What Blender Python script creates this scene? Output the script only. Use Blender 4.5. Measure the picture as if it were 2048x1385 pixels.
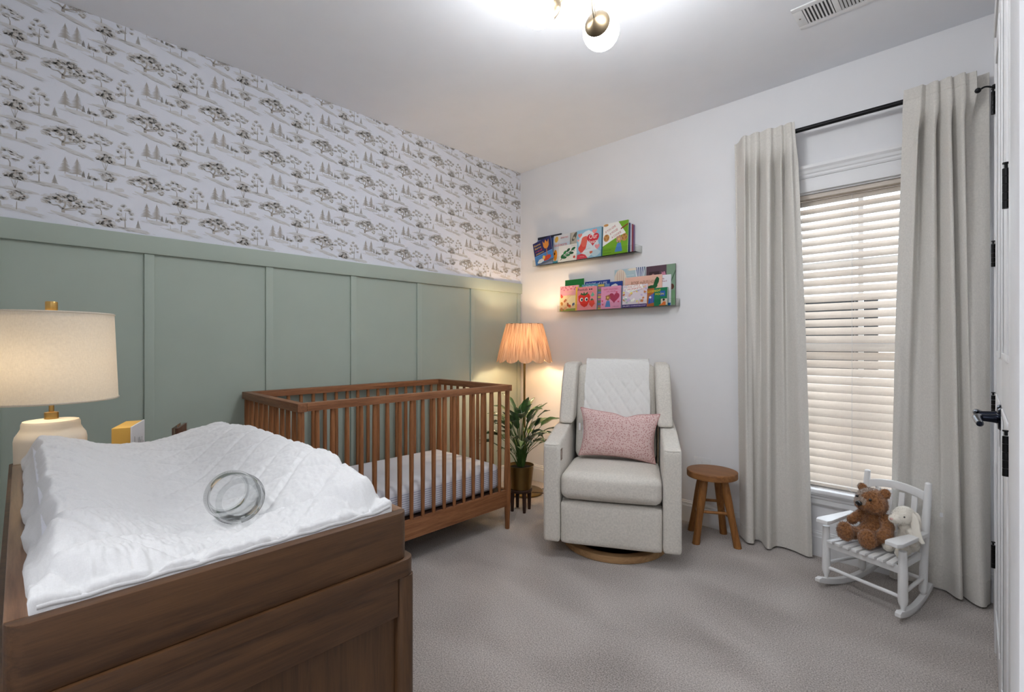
import bpy, bmesh, math, random
import numpy as np
from mathutils import Vector, Matrix, noise
for o in list(bpy.data.objects): bpy.data.objects.remove(o)
scn = bpy.context.scene
COL = scn.collection
PI = math.pi
sin, cos = math.sin, math.cos
random.seed(7)

# ---------------------------------------------------------------- camera
cam_d = bpy.data.cameras.new('camera')
cam = bpy.data.objects.new('camera', cam_d); COL.objects.link(cam)
cam_d.sensor_fit = 'HORIZONTAL'; cam_d.sensor_width = 36.0
cam_d.lens = 956.0/2048.0*36.0
cam_d.shift_y = -6.5/2048.0
cam_d.clip_start = 0.02; cam_d.clip_end = 100
cam.location = (2.96, 0.0, 1.209)
cam.rotation_euler = (PI/2, 0, math.atan2(929, 956))
scn.camera = cam
# ---------------------------------------------------------------- view
scn.view_settings.view_transform = 'Standard'
scn.view_settings.look = 'None'
scn.view_settings.gamma = 1.0
scn.view_settings.use_curve_mapping = False
scn.view_settings.exposure = 1.95
# ---------------------------------------------------------------- world (daylight sky outside)
w = bpy.data.worlds.new('sky'); scn.world = w; w.use_nodes = True
bg = w.node_tree.nodes['Background']
bg.inputs[0].default_value = (0.80, 0.90, 1.0, 1); bg.inputs[1].default_value = 1.35
GLOBE_E = 14.5      # emission of the opal glass globes
SHADE_W = 3.6       # bulb in the floor lamp
TABLE_W = 0.30       # bulb in the dresser lamp

# ---------------------------------------------------------------- materials
def srgb(r, g, b):
    f = lambda c: (c/255.0/12.92) if c/255.0 <= 0.04045 else ((c/255.0+0.055)/1.055)**2.4
    return (f(r), f(g), f(b), 1.0)
MATS = {}
def base(name):
    m = bpy.data.materials.new(name); m.use_nodes = True
    nt = m.node_tree; b = nt.nodes['Principled BSDF']
    MATS[name] = m
    return m, nt, b
def tex_coord(nt, scale=(1,1,1), kind='Object', rot=(0,0,0)):
    tc = nt.nodes.new('ShaderNodeTexCoord'); mp = nt.nodes.new('ShaderNodeMapping')
    mp.inputs['Scale'].default_value = scale; mp.inputs['Rotation'].default_value = rot
    nt.links.new(tc.outputs[kind], mp.inputs['Vector'])
    return mp.outputs['Vector']
def noise_n(nt, vec, scale, detail=3, rough=0.5, dist=0.0):
    n = nt.nodes.new('ShaderNodeTexNoise'); n.inputs['Scale'].default_value = scale
    n.inputs['Detail'].default_value = detail; n.inputs['Roughness'].default_value = rough
    n.inputs['Distortion'].default_value = dist
    nt.links.new(vec, n.inputs['Vector']); return n.outputs['Fac']
def ramp(nt, fac, stops):
    r = nt.nodes.new('ShaderNodeValToRGB')
    while len(r.color_ramp.elements) < len(stops): r.color_ramp.elements.new(0.5)
    for e, (p, c) in zip(r.color_ramp.elements, stops): e.position = p; e.color = c
    nt.links.new(fac, r.inputs['Fac']); return r.outputs['Color']
def bump(nt, b, h, strength, dist=0.001):
    n = nt.nodes.new('ShaderNodeBump'); n.inputs['Strength'].default_value = strength
    n.inputs['Distance'].default_value = dist
    nt.links.new(h, n.inputs['Height']); nt.links.new(n.outputs['Normal'], b.inputs['Normal']); return n
def math_n(nt, op, a, bb):
    n = nt.nodes.new('ShaderNodeMath'); n.operation = op
    for i, x in enumerate((a, bb)):
        if isinstance(x, (int, float)): n.inputs[i].default_value = x
        else: nt.links.new(x, n.inputs[i])
    return n.outputs[0]
def plain(name, col, rough=0.6, metal=0.0, spec=0.4, nscale=0, nstr=0.0, var=0.03, alpha=None, sheen=0.0):
    """solid paint / plastic / metal with a faint procedural variation"""
    m, nt, b = base(name)
    vec = tex_coord(nt)
    f = noise_n(nt, vec, 6.0, 2)
    c1 = tuple(min(1, x*(1+var)) for x in col[:3])+(1,); c0 = tuple(x*(1-var) for x in col[:3])+(1,)
    nt.links.new(ramp(nt, f, [(0.3, c0), (0.7, c1)]), b.inputs['Base Color'])
    b.inputs['Roughness'].default_value = rough; b.inputs['Metallic'].default_value = metal
    b.inputs['Specular IOR Level'].default_value = spec
    if sheen: b.inputs['Sheen Weight'].default_value = sheen
    if nscale: bump(nt, b, noise_n(nt, vec, nscale, 3), nstr)
    return m
def wood(name, dark, light, axis='X', scale=1.0, rough=0.45, spec=0.35, pores=0.25):
    m, nt, b = base(name)
    s = {'X': (1.2, 22, 22), 'Y': (22, 1.2, 22), 'Z': (22, 22, 1.2)}[axis]
    vec = tex_coord(nt, tuple(k*scale for k in s))
    f = noise_n(nt, vec, 2.2, 6, 0.62, 1.2)
    vec2 = tex_coord(nt, tuple(k*scale*7 for k in s))
    f2 = noise_n(nt, vec2, 3.0, 2, 0.5)
    mix = math_n(nt, 'ADD', math_n(nt, 'MULTIPLY', f, 0.75), math_n(nt, 'MULTIPLY', f2, pores))
    mid = tuple((a+c)/2 for a, c in zip(dark, light))
    nt.links.new(ramp(nt, mix, [(0.30, dark), (0.52, mid), (0.74, light)]), b.inputs['Base Color'])
    b.inputs['Roughness'].default_value = rough; b.inputs['Specular IOR Level'].default_value = spec
    bump(nt, b, mix, 0.12, 0.001)
    return m
def fabric(name, col, weave=900, strength=0.35, var=0.06, rough=0.95, blot=0.0, trans=0.0):
    """woven cloth: crossed thread waves"""
    m, nt, b = base(name)
    vec = tex_coord(nt)
    ws = []
    for ax in ('X', 'Y', 'Z'):
        wv = nt.nodes.new('ShaderNodeTexNoise'); wv.inputs['Scale'].default_value = 1.0
        sc = {'X': (weave*.15, weave, weave*.15), 'Y': (weave*.15, weave*.15, weave), 'Z': (weave, weave*.15, weave*.15)}[ax]
        nt.links.new(tex_coord(nt, sc), wv.inputs['Vector']); wv.inputs['Detail'].default_value = 1
        ws.append(wv.outputs['Fac'])
    t = math_n(nt, 'ADD', ws[0], math_n(nt, 'ADD', ws[1], ws[2])); t = math_n(nt, 'MULTIPLY', t, 0.3333)
    c0 = tuple(x*(1-var*2.5) for x in col[:3])+(1,); c1 = tuple(min(1, x*(1+var)) for x in col[:3])+(1,)
    nt.links.new(ramp(nt, t, [(0.36, c0), (0.62, c1)]), b.inputs['Base Color'])
    b.inputs['Roughness'].default_value = rough; b.inputs['Specular IOR Level'].default_value = 0.15
    b.inputs['Sheen Weight'].default_value = 0.15
    bump(nt, b, t, strength, 0.0006)
    if trans:
        tr = nt.nodes.new('ShaderNodeBsdfTranslucent'); tr.inputs['Color'].default_value = col
        mx = nt.nodes.new('ShaderNodeMixShader'); mx.inputs[0].default_value = trans
        out = nt.nodes['Material Output']
        nt.links.new(b.outputs[0], mx.inputs[1]); nt.links.new(tr.outputs[0], mx.inputs[2]); nt.links.new(mx.outputs[0], out.inputs['Surface'])
    return m
def emis(name, col, strength):
    m = bpy.data.materials.new(name); m.use_nodes = True; nt = m.node_tree; nt.nodes.clear()
    e = nt.nodes.new('ShaderNodeEmission'); e.inputs[0].default_value = col; e.inputs[1].default_value = strength
    o = nt.nodes.new('ShaderNodeOutputMaterial'); nt.links.new(e.outputs[0], o.inputs[0]); MATS[name] = m
    return m

M_wall = plain('wall_paint', srgb(236, 236, 238), 0.85, spec=0.2, nscale=260, nstr=0.12, var=0.008)
M_ceil = plain('ceiling_paint', srgb(240, 242, 247), 0.92, spec=0.1, nscale=320, nstr=0.30, var=0.01)
M_green = plain('sage_paint', srgb(174, 186, 175), 0.6, spec=0.3, nscale=300, nstr=0.10, var=0.015)
M_trim = plain('white_trim_paint', srgb(232, 232, 233), 0.42, spec=0.4, var=0.006)
M_paper = plain('wallpaper_ground', srgb(228, 231, 240), 0.85, spec=0.2, nscale=500, nstr=0.08, var=0.01)
M_pw1 = plain('wallpaper_wash', srgb(216, 216, 218), 0.9, spec=0.1, var=0.03)
M_pw2 = plain('wallpaper_mid', srgb(206, 203, 200), 0.9, spec=0.1, var=0.06)
M_pw3 = plain('wallpaper_ink', srgb(182, 176, 169), 0.9, spec=0.1, var=0.08)
M_black = plain('black_metal', srgb(28, 28, 30), 0.42, 0.6, var=0.05)
M_lever = plain('lever_black_metal', srgb(22, 28, 42), 0.16, 0.8, spec=0.8, var=0.05)
M_dark = plain('dark_gap', srgb(18, 15, 13), 0.9)
M_crib = wood('crib_wood', srgb(112, 66, 38), srgb(188, 130, 84), 'Z')
M_cribx = wood('crib_wood_x', srgb(104, 64, 40), srgb(170, 118, 82), 'X')
M_criby = wood('crib_wood_y', srgb(110, 68, 42), srgb(180, 124, 84), 'Y')
M_dress = wood('dresser_wood', srgb(56, 35, 20), srgb(102, 70, 42), 'Y', 1.0, 0.42, 0.45)
M_dressx = wood('dresser_wood_x', srgb(92, 62, 42), srgb(150, 114, 86), 'X', 1.0, 0.30, 0.5)
M_dressz = wood('dresser_wood_z', srgb(56, 36, 20), srgb(101, 70, 42), 'Z', 0.8, 0.42, 0.45)
M_teak = wood('teak_wood', srgb(112, 68, 32), srgb(178, 122, 66), 'Z', 0.8)
M_teakx = wood('teak_wood_x', srgb(108, 66, 34), srgb(172, 118, 68), 'X', 0.8)
M_ply = wood('base_ring_wood', srgb(150, 112, 74), srgb(206, 168, 122), 'X', 0.6)
M_stand = wood('plant_stand_wood', srgb(44, 28, 24), srgb(78, 52, 42), 'Z', 1.0)
M_glider = fabric('glider_fabric', srgb(222, 217, 208), 620, 0.5, 0.07)
M_curt = fabric('curtain_linen', srgb(226, 222, 215), 700, 0.35, 0.045, trans=0.06)
M_quilt = fabric('quilt_gauze', srgb(222, 222, 222), 1400, 0.25, 0.02)
M_throw = fabric('throw_cotton', srgb(232, 231, 228), 1000, 0.25, 0.025)
M_sheet = fabric('sheet_cotton', srgb(232, 233, 240), 1300, 0.15, 0.02)
M_shadeW = fabric('lamp_shade_linen', srgb(240, 234, 222), 800, 0.25, 0.05, trans=0.4)
M_ceramic = plain('lamp_ceramic', srgb(232, 224, 210), 0.42, nscale=30, nstr=0.05, var=0.02)
M_brass = plain('brass', srgb(196, 160, 96), 0.28, 1.0, var=0.05)
M_abrass = plain('aged_brass', srgb(140, 118, 76), 0.30, 1.0, var=0.12, nscale=12, nstr=0.05)
M_nickel = plain('brushed_nickel', srgb(176, 162, 142), 0.30, 1.0, var=0.05)
M_wpaint = plain('white_chair_paint', srgb(236, 236, 236), 0.32, spec=0.5, var=0.008)
M_cream = plain('cream_plush', srgb(238, 232, 220), 0.95, spec=0.1, nscale=260, nstr=0.9, var=0.05, sheen=0.5)
M_pinknose = plain('pink_nose', srgb(214, 176, 166), 0.9)
M_gloss = plain('black_gloss', srgb(12, 12, 12), 0.15, spec=0.8)
M_pages = plain('paper_pages', srgb(236, 234, 226), 0.9, var=0.02)
M_soil = plain('soil', srgb(40, 30, 22), 0.95, nscale=80, nstr=1.0, var=0.4)
M_slat = fabric('blind_slat', srgb(226, 215, 203), 200, 0.05, 0.02, rough=0.6, trans=0.10)
M_brick = plain('neighbour_brick', srgb(222, 200, 186), 0.9, nscale=20, nstr=0.5, var=0.15)
M_siding = plain('neighbour_siding', srgb(235, 236, 240), 0.8)
M_globe = emis('opal_globe_glow', (0.955, 0.975, 0.99, 1), GLOBE_E)
M_fill = emis('hall_fill_glow', (0.95, 0.97, 1.0, 1), 22.0)  # glow of the added fill light behind the camera
M_cup = plain('antique_nickel', srgb(120, 106, 86), 0.38, 1.0, var=0.05)
M_bulb2 = emis('soft_bulb_glow', (1.0, 0.84, 0.64, 1), 3.0)
M_bulb = emis('warm_bulb_glow', (1.0, 0.74, 0.46, 1), 14)

def glass(name, col, rough=0.0, ior=1.45, thin=False):
    m, nt, b = base(name)
    if thin:
        nt.nodes.clear()
        o = nt.nodes.new('ShaderNodeOutputMaterial'); t = nt.nodes.new('ShaderNodeBsdfTransparent'); g = nt.nodes.new('ShaderNodeBsdfGlossy')
        t.inputs[0].default_value = col; g.inputs['Roughness'].default_value = rough
        mx = nt.nodes.new('ShaderNodeMixShader'); fr = nt.nodes.new('ShaderNodeLayerWeight'); fr.inputs[0].default_value = 0.06 if ior < 1.44 else 0.05
        nt.links.new(fr.outputs['Fresnel'], mx.inputs[0]); nt.links.new(t.outputs[0], mx.inputs[1]); nt.links.new(g.outputs[0], mx.inputs[2]); nt.links.new(mx.outputs[0], o.inputs[0])
    else:
        b.inputs['Base Color'].default_value = col; b.inputs['Transmission Weight'].default_value = 1.0
        b.inputs['Roughness'].default_value = rough; b.inputs['IOR'].default_value = ior
    return m
M_acryl = glass('clear_acrylic', (0.96, 0.965, 0.955, 1), 0.03, 1.49, thin=True)
M_pane = glass('window_pane', (0.97, 0.985, 1, 1), 0.0, 1.45, thin=True)
M_jar = glass('jar_glass', (0.935, 0.94, 0.94, 1), 0.04, 1.42, thin=True)

# carpet
def carpet():
    m, nt, b = base('carpet')
    vec = tex_coord(nt)
    f = noise_n(nt, vec, 190, 4, 0.65)
    f2 = noise_n(nt, vec, 620, 2, 0.6)
    g = noise_n(nt, tex_coord(nt, (1.0, 1.6, 1), rot=(0, 0, 0.9)), 2.3, 1, 0.4, 0.4)   # lay of the pile from vacuuming
    mx = math_n(nt, 'ADD', math_n(nt, 'MULTIPLY', f, 0.62), math_n(nt, 'MULTIPLY', f2, 0.38))
    mx2 = math_n(nt, 'ADD', mx, math_n(nt, 'MULTIPLY', math_n(nt, 'SUBTRACT', g, 0.5), 0.16))
    nt.links.new(ramp(nt, mx2, [(0.33, srgb(86, 76, 70)), (0.46, srgb(168, 158, 151)), (0.60, srgb(226, 217, 211))]), b.inputs['Base Color'])
    b.inputs['Roughness'].default_value = 1.0; b.inputs['Specular IOR Level'].default_value = 0.05
    b.inputs['Sheen Weight'].default_value = 0.3
    bump(nt, b, mx, 1.0, 0.006)
    return m
M_carpet = carpet()

# striped mattress side, patterned pillow, rattan shade, bear fur, leaf
def striped():
    m, nt, b = base('striped_sheet')
    wv = nt.nodes.new('ShaderNodeTexWave'); wv.wave_type = 'BANDS'; wv.bands_direction = 'Z'; wv.inputs['Scale'].default_value = 26; wv.inputs['Distortion'].default_value = 0.6
    wv.inputs['Detail'].default_value = 1
    nt.links.new(tex_coord(nt), wv.inputs['Vector'])
    nt.links.new(ramp(nt, wv.outputs['Fac'], [(0.10, srgb(168, 172, 196)), (0.34, srgb(228, 230, 240))]), b.inputs['Base Color'])
    b.inputs['Roughness'].default_value = 0.95; return m
M_stripe = striped()
def dotted():
    m, nt, b = base('pink_dotted_cloth')
    v = nt.nodes.new('ShaderNodeTexVoronoi'); v.inputs['Scale'].default_value = 105; v.inputs['Randomness'].default_value = 0.75
    nt.links.new(tex_coord(nt), v.inputs['Vector'])
    nt.links.new(ramp(nt, v.outputs['Distance'], [(0.30, srgb(192, 138, 136)), (0.42, srgb(226, 198, 194))]), b.inputs['Base Color'])
    b.inputs['Roughness'].default_value = 0.95; b.inputs['Specular IOR Level'].default_value = 0.1
    return m
M_pillow = dotted()
def rattan():
    m, nt, b = base('woven_fibre_shade')
    vec = tex_coord(nt, (1, 1, 1), 'UV')
    wv = nt.nodes.new('ShaderNodeTexNoise'); wv.inputs['Scale'].default_value = 1.0; wv.inputs['Detail'].default_value = 3
    mp = nt.nodes.new('ShaderNodeMapping'); mp.inputs['Scale'].default_value = (300, 1.6, 1); nt.links.new(vec, mp.inputs['Vector']); nt.links.new(mp.outputs[0], wv.inputs['Vector'])
    c = ramp(nt, wv.outputs['Fac'], [(0.34, srgb(176, 134, 98)), (0.60, srgb(244, 220, 188))])
    nt.links.new(c, b.inputs['Base Color']); b.inputs['Roughness'].default_value = 0.8
    tr = nt.nodes.new('ShaderNodeBsdfTranslucent'); nt.links.new(c, tr.inputs['Color'])
    mx = nt.nodes.new('ShaderNodeMixShader'); mx.inputs[0].default_value = 0.24
    out = nt.nodes['Material Output']
    nt.links.new(b.outputs[0], mx.inputs[1]); nt.links.new(tr.outputs[0], mx.inputs[2]); nt.links.new(mx.outputs[0], out.inputs['Surface'])
    return m
M_rattan = rattan()
def furm(name, dark, light, sc=120):
    m, nt, b = base(name)
    f = noise_n(nt, tex_coord(nt), sc, 4, 0.7)
    nt.links.new(ramp(nt, f, [(0.32, dark), (0.62, light)]), b.inputs['Base Color'])
    b.inputs['Roughness'].default_value = 0.9; b.inputs['Specular IOR Level'].default_value = 0.1; b.inputs['Sheen Weight'].default_value = 0.4
    bump(nt, b, f, 1.0, 0.006)
    return m
M_bear = furm('brown_plush', srgb(104, 62, 34), srgb(178, 124, 78))
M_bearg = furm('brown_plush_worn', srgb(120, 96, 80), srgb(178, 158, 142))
M_leaf = furm('glossy_leaf', srgb(26, 58, 26), srgb(72, 118, 52), 12); MATS['glossy_leaf'].node_tree.nodes['Principled BSDF'].inputs['Roughness'].default_value = 0.32
MATS['glossy_leaf'].node_tree.nodes['Principled BSDF'].inputs['Specular IOR Level'].default_value = 0.5
M_leaf2 = furm('pale_leaf', srgb(84, 116, 58), srgb(150, 170, 104), 12)
M_stem = plain('green_stem', srgb(64, 96, 44), 0.5)

# ---------------------------------------------------------------- mesh builder
class MB:
    def __init__(s): s.v = []; s.f = []; s.mi = []; s.mats = []; s.uv = None
    def _m(s, m):
        if m not in s.mats: s.mats.append(m)
        return s.mats.index(m)
    def add(s, verts, faces, m, fn=None):
        o = len(s.v); k = s._m(m)
        s.v += [tuple(fn(Vector(p))) if fn else tuple(p) for p in verts]
        s.f += [tuple(i+o for i in f) for f in faces]; s.mi += [k]*len(faces)
        return s
    def bm(s, bm_, m, fn=None):
        bm_.verts.ensure_lookup_table()
        for i, v in enumerate(bm_.verts): v.index = i
        s.add([v.co.copy() for v in bm_.verts], [[v.index for v in f.verts] for f in bm_.faces], m, fn); bm_.free(); return s
    def box(s, lo, hi, m, bev=0.0, seg=2, fn=None):
        b = bmesh.new(); bmesh.ops.create_cube(b, size=1)
        for v in b.verts: v.co = Vector([(lo[i]+hi[i])/2+v.co[i]*(hi[i]-lo[i]) for i in range(3)])
        if bev: bmesh.ops.bevel(b, geom=b.edges[:], offset=bev, segments=seg, profile=0.6, affect='EDGES')
        return s.bm(b, m, fn)
    def prism(s, poly, axis, a0, a1, m, bev=0.0, seg=2, fn=None):
        """poly: 2D points; axis: the extruded axis ('X': pts are y,z; 'Y': x,z; 'Z': x,y)"""
        def P(p, a): return {'X': (a, p[0], p[1]), 'Y': (p[0], a, p[1]), 'Z': (p[0], p[1], a)}[axis]
        b = bmesh.new(); A = [b.verts.new(P(p, a0)) for p in poly]; B = [b.verts.new(P(p, a1)) for p in poly]
        b.faces.new(A); b.faces.new(B[::-1]); n = len(poly)
        for i in range(n): b.faces.new((A[i], B[i], B[(i+1) % n], A[(i+1) % n]))
        bmesh.ops.recalc_face_normals(b, faces=b.faces[:])
        if bev: bmesh.ops.bevel(b, geom=b.edges[:], offset=bev, segments=seg, profile=0.6, affect='EDGES')
        return s.bm(b, m, fn)
    def loft(s, rings, m, cap=True, closed=True, fn=None):
        n = len(rings[0]); v = [p for r in rings for p in r]; f = []
        for i in range(len(rings)-1):
            for j in range(n if closed else n-1):
                k = (j+1) % n; f.append((i*n+j, i*n+k, (i+1)*n+k, (i+1)*n+j))
        if cap and closed: f.append(tuple(range(n))[::-1]); f.append(tuple((len(rings)-1)*n+j for j in range(n)))
        return s.add(v, f, m, fn)
    def lathe(s, prof, m, c=(0, 0, 0), seg=32, axis=None, cap=True, fn=None):
        """prof: (radius, height) pairs around z (or around the direction axis)"""
        q = Vector((0, 0, 1)).rotation_difference(Vector(axis)).to_matrix() if axis else Matrix.Identity(3)
        rings = []
        for r, h in prof:
            rings.append([Vector(c)+q@Vector((r*cos(2*PI*j/seg), r*sin(2*PI*j/seg), h)) for j in range(seg)])
        return s.loft(rings, m, cap, fn=fn)
    def rod(s, a, b_, r0, m, r1=None, seg=12):
        a = Vector(a); b_ = Vector(b_); L = (b_-a).length; r1 = r0 if r1 is None else r1
        return s.lathe([(r0, 0), (r1, L)], m, a, seg, (b_-a)/L)
    def tube(s, pts, r, m, seg=8, cap=True):
        pts = [Vector(p) for p in pts]; rings = []; up = Vector((0, 0, 1)); rr = r if isinstance(r, (list, tuple)) else [r]*len(pts)
        prev = None
        for i, p in enumerate(pts):
            t = (pts[min(i+1, len(pts)-1)]-pts[max(i-1, 0)]).normalized()
            x = t.cross(up) if prev is None else prev-t*prev.dot(t)
            if x.length < 1e-4: x = t.cross(Vector((1, 0, 0)))
            x.normalize(); y = t.cross(x); prev = x
            rings.append([p+(x*cos(2*PI*j/seg)+y*sin(2*PI*j/seg))*rr[i] for j in range(seg)])
        return s.loft(rings, m, cap)
    def ball(s, c, r, m, seg=16, rings=10, fn=None):
        r = r if isinstance(r, (list, tuple)) else (r, r, r)
        R = []
        for i in range(rings+1):
            a = PI*i/rings; k = max(sin(a), 1e-3)
            R.append([(c[0]+r[0]*k*cos(2*PI*j/seg), c[1]+r[1]*k*sin(2*PI*j/seg), c[2]-r[2]*cos(a)) for j in range(seg)])
        return s.loft(R, m, True, fn=fn)
    def poly(s, pts, m, fn=None): return s.add(pts, [tuple(range(len(pts)))], m, fn)
    def grid(s, fnc, nu, nv, m, thick=0.0, uvs=False):
        """fnc(u,v)->point, u,v in 0..1"""
        V = [fnc(i/nu, j/nv) for i in range(nu+1) for j in range(nv+1)]
        F = [(i*(nv+1)+j, (i+1)*(nv+1)+j, (i+1)*(nv+1)+j+1, i*(nv+1)+j+1) for i in range(nu) for j in range(nv)]
        return s.add(V, F, m)
    def build(s, name, parent=None, smooth=35, loc=None, rotz=0.0, mods=None):
        me = bpy.data.meshes.new(name); me.from_pydata(s.v, [], s.f); me.update()
        for m in s.mats: me.materials.append(m)
        me.polygons.foreach_set('material_index', s.mi)
        b = bmesh.new(); b.from_mesh(me); bmesh.ops.recalc_face_normals(b, faces=b.faces[:]) if not getattr(s, 'keep', False) else None
        b.to_mesh(me); b.free()
        if smooth: me.shade_smooth(); me.set_sharp_from_angle(angle=math.radians(smooth))
        o = bpy.data.objects.new(name, me); COL.objects.link(o)
        if parent: o.parent = parent
        if loc: o.location = loc
        if rotz: o.rotation_euler = (0, 0, rotz)
        return o
def thing(name, label, cat, loc=(0, 0, 0), rotz=0.0, group=None):
    o = bpy.data.objects.new(name, None); COL.objects.link(o); o.empty_display_size = 0.05
    o.location = loc; o.rotation_euler = (0, 0, rotz); o['label'] = label; o['category'] = cat
    if group: o['group'] = group
    return o
def tag(o, label, cat, group=None):
    o['label'] = label; o['category'] = cat
    if group: o['group'] = group
    return o
def struct(o, label=None):
    o['kind'] = 'structure'
    if label: o['label'] = label
    return o
def spline(pts, n):
    """Catmull-Rom through pts, n samples"""
    P = [Vector(p) for p in pts]; P = [P[0]*2-P[1]]+P+[P[-1]*2-P[-2]]; out = []
    m = len(P)-3
    for k in range(n):
        t = k/(n-1)*m; i = min(int(t), m-1); t -= i; a, b, c, d = P[i:i+4]
        out.append(0.5*((2*b)+(c-a)*t+(2*a-5*b+4*c-d)*t*t+(3*b-a-3*c+d)*t**3))
    return out
def text_geo(txt, size):
    """flat lettering as (verts, faces), lower-left at the origin, in the xy plane"""
    cu = bpy.data.curves.new('lettering', 'FONT'); cu.body = txt; cu.size = size; cu.resolution_u = 2
    ob = bpy.data.objects.new('lettering', cu); COL.objects.link(ob)
    bpy.context.view_layer.update()
    me = bpy.data.meshes.new_from_object(ob.evaluated_get(bpy.context.evaluated_depsgraph_get()))
    v = [x.co.copy() for x in me.vertices]; f = [tuple(p.vertices) for p in me.polygons]
    bpy.data.objects.remove(ob); bpy.data.curves.remove(cu); bpy.data.meshes.remove(me)
    return v, f
def fit_text(mb, txt, x, z, wdt, hgt, m, y, rot=0.0):
    """letters scaled into a w x h box on a cover facing -y"""
    v, f = text_geo(txt, 1.0)
    if not v: return
    x0 = min(p.x for p in v); x1 = max(p.x for p in v); y0 = min(p.y for p in v); y1 = max(p.y for p in v)
    sx = wdt/(x1-x0); sy = hgt/(y1-y0); c, s_ = cos(rot), sin(rot)
    out = []
    for p in v:
        a = (p.x-x0)*sx; b = (p.y-y0)*sy
        out.append((x+a*c-b*s_, y, z+a*s_+b*c))
    mb.add(out, f, m)
# ================================================================ ROOM SHELL
H = 2.743; WY = 3.159; WX = 3.03
struct(MB().box((-0.1, -1.5, -0.1), (3.6, WY+0.1, 0), M_carpet).build('floor'))
struct(MB().box((-0.1, -1.5, H), (3.6, WY+0.1, H+0.1), M_ceil).build('ceiling'))

# ---- wall_left: sage panel below, printed paper above (the print is part of the wall's own mesh)
def lens(mb, y, z, L, wd, ang, m, x=0.0006):
    c, s_ = cos(ang), sin(ang); P = []
    for t, o in ((-.5, 0), (-.25, .42), (.2, .5), (.5, 0), (.2, -.5), (-.25, -.42)):
        a = t*L; b = o*wd; P.append((x, y+a*c-b*s_, z+a*s_+b*c))
    mb.poly(P, m)
def blob(mb, y, z, rx, rz, m, x, rnd, n=11, ang=0.0):
    P = []
    for k in range(n):
        a = 2*PI*k/n; q = rnd.uniform(.72, 1.12); u, v = rx*cos(a)*q, rz*sin(a)*q
        P.append((x, y+u*cos(ang)-v*sin(ang), z+u*sin(ang)+v*cos(ang)))
    mb.poly(P, m)
def crown(mb, y, z, clumps, rnd, dens=1.0, sc=1.0):
    for (cy, cz, rx, rz) in clumps:
        rz *= 1.45*sc; cz *= 1.12*sc; rx *= sc; cy *= sc; cz += .004*(sc-1)*10
        cy += y; cz += z
        blob(mb, cy, cz, rx*.95, rz*.9, M_pw1, 0.0006, rnd)
        for k in range(int(7*dens)):      # dark leaf dabs toward the lower side
            a = rnd.uniform(0, 2*PI); r = rnd.random()**.5
            lens(mb, cy+rx*.8*r*cos(a), cz+rz*.7*r*sin(a)-rz*.25, rx*rnd.uniform(.5, 1.0), rz*rnd.uniform(.22, .5), rnd.uniform(-.5, .25), M_pw2, 0.0010)
        for k in range(int(5*dens)):
            a = rnd.uniform(0, 2*PI); r = rnd.random()**.5
            lens(mb, cy+rx*.75*r*cos(a), cz+rz*.6*r*sin(a)-rz*.3, rx*rnd.uniform(.35, .7), rz*rnd.uniform(.14, .3), rnd.uniform(-.6, .3), M_pw3, 0.0014)
        for k in range(5):                # little arcs round the outline
            a = rnd.uniform(0, PI); lens(mb, cy+rx*cos(a), cz+rz*sin(a), rx*.3, rz*.09, a+PI/2, M_pw2, 0.0012)
def branch(mb, P, w0, w1, m=None):
    m = m or M_pw3; n = len(P)
    for i in range(n-1):
        a, b = Vector(P[i]), Vector(P[i+1]); t = (b-a).normalized(); q = Vector((-t.y, t.x)); u = w0+(w1-w0)*i/(n-1); v = w0+(w1-w0)*(i+1)/(n-1)
        mb.poly([(0.0013, *(a+q*u)), (0.0013, *(a-q*u)), (0.0013, *(b-q*v)), (0.0013, *(b+q*v))], m)
def ground(mb, y, z, L, drop, rnd, n=16):
    blob(mb, y+L*.5, z-drop*.5-.002, L*.5, .010, M_pw1, 0.0004, rnd, 14, -math.atan2(drop, L))
    for k in range(n):
        t = rnd.random(); lens(mb, y+L*t, z-drop*t-rnd.uniform(0, .013), rnd.uniform(.015, .05), rnd.uniform(.0006, .002), -math.atan2(drop, L)+rnd.uniform(-.12, .12), M_pw2 if rnd.random() < .6 else M_pw3, 0.0009)
def fir(mb, y, z, h, wd, rnd, dark=True):
    n = 11
    for i in range(n):
        t = i/(n-1); hw = wd*.5*(1-t)**.85+.0015; zz = z+h*(.16+.84*t)
        for sgn in (-1, 1):
            q = rnd.uniform(.75, 1.1); mb.poly([(0.0010, y, zz+.0045), (0.0010, y+sgn*hw*q, zz-.0045), (0.0010, y+sgn*hw*.45, zz-.0035), (0.0010, y, zz-.002)], M_pw3 if dark else M_pw2)
    branch(mb, [(y, z), (y, z+h*.95)], .0012, .0005, M_pw3 if dark else M_pw2)
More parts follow.
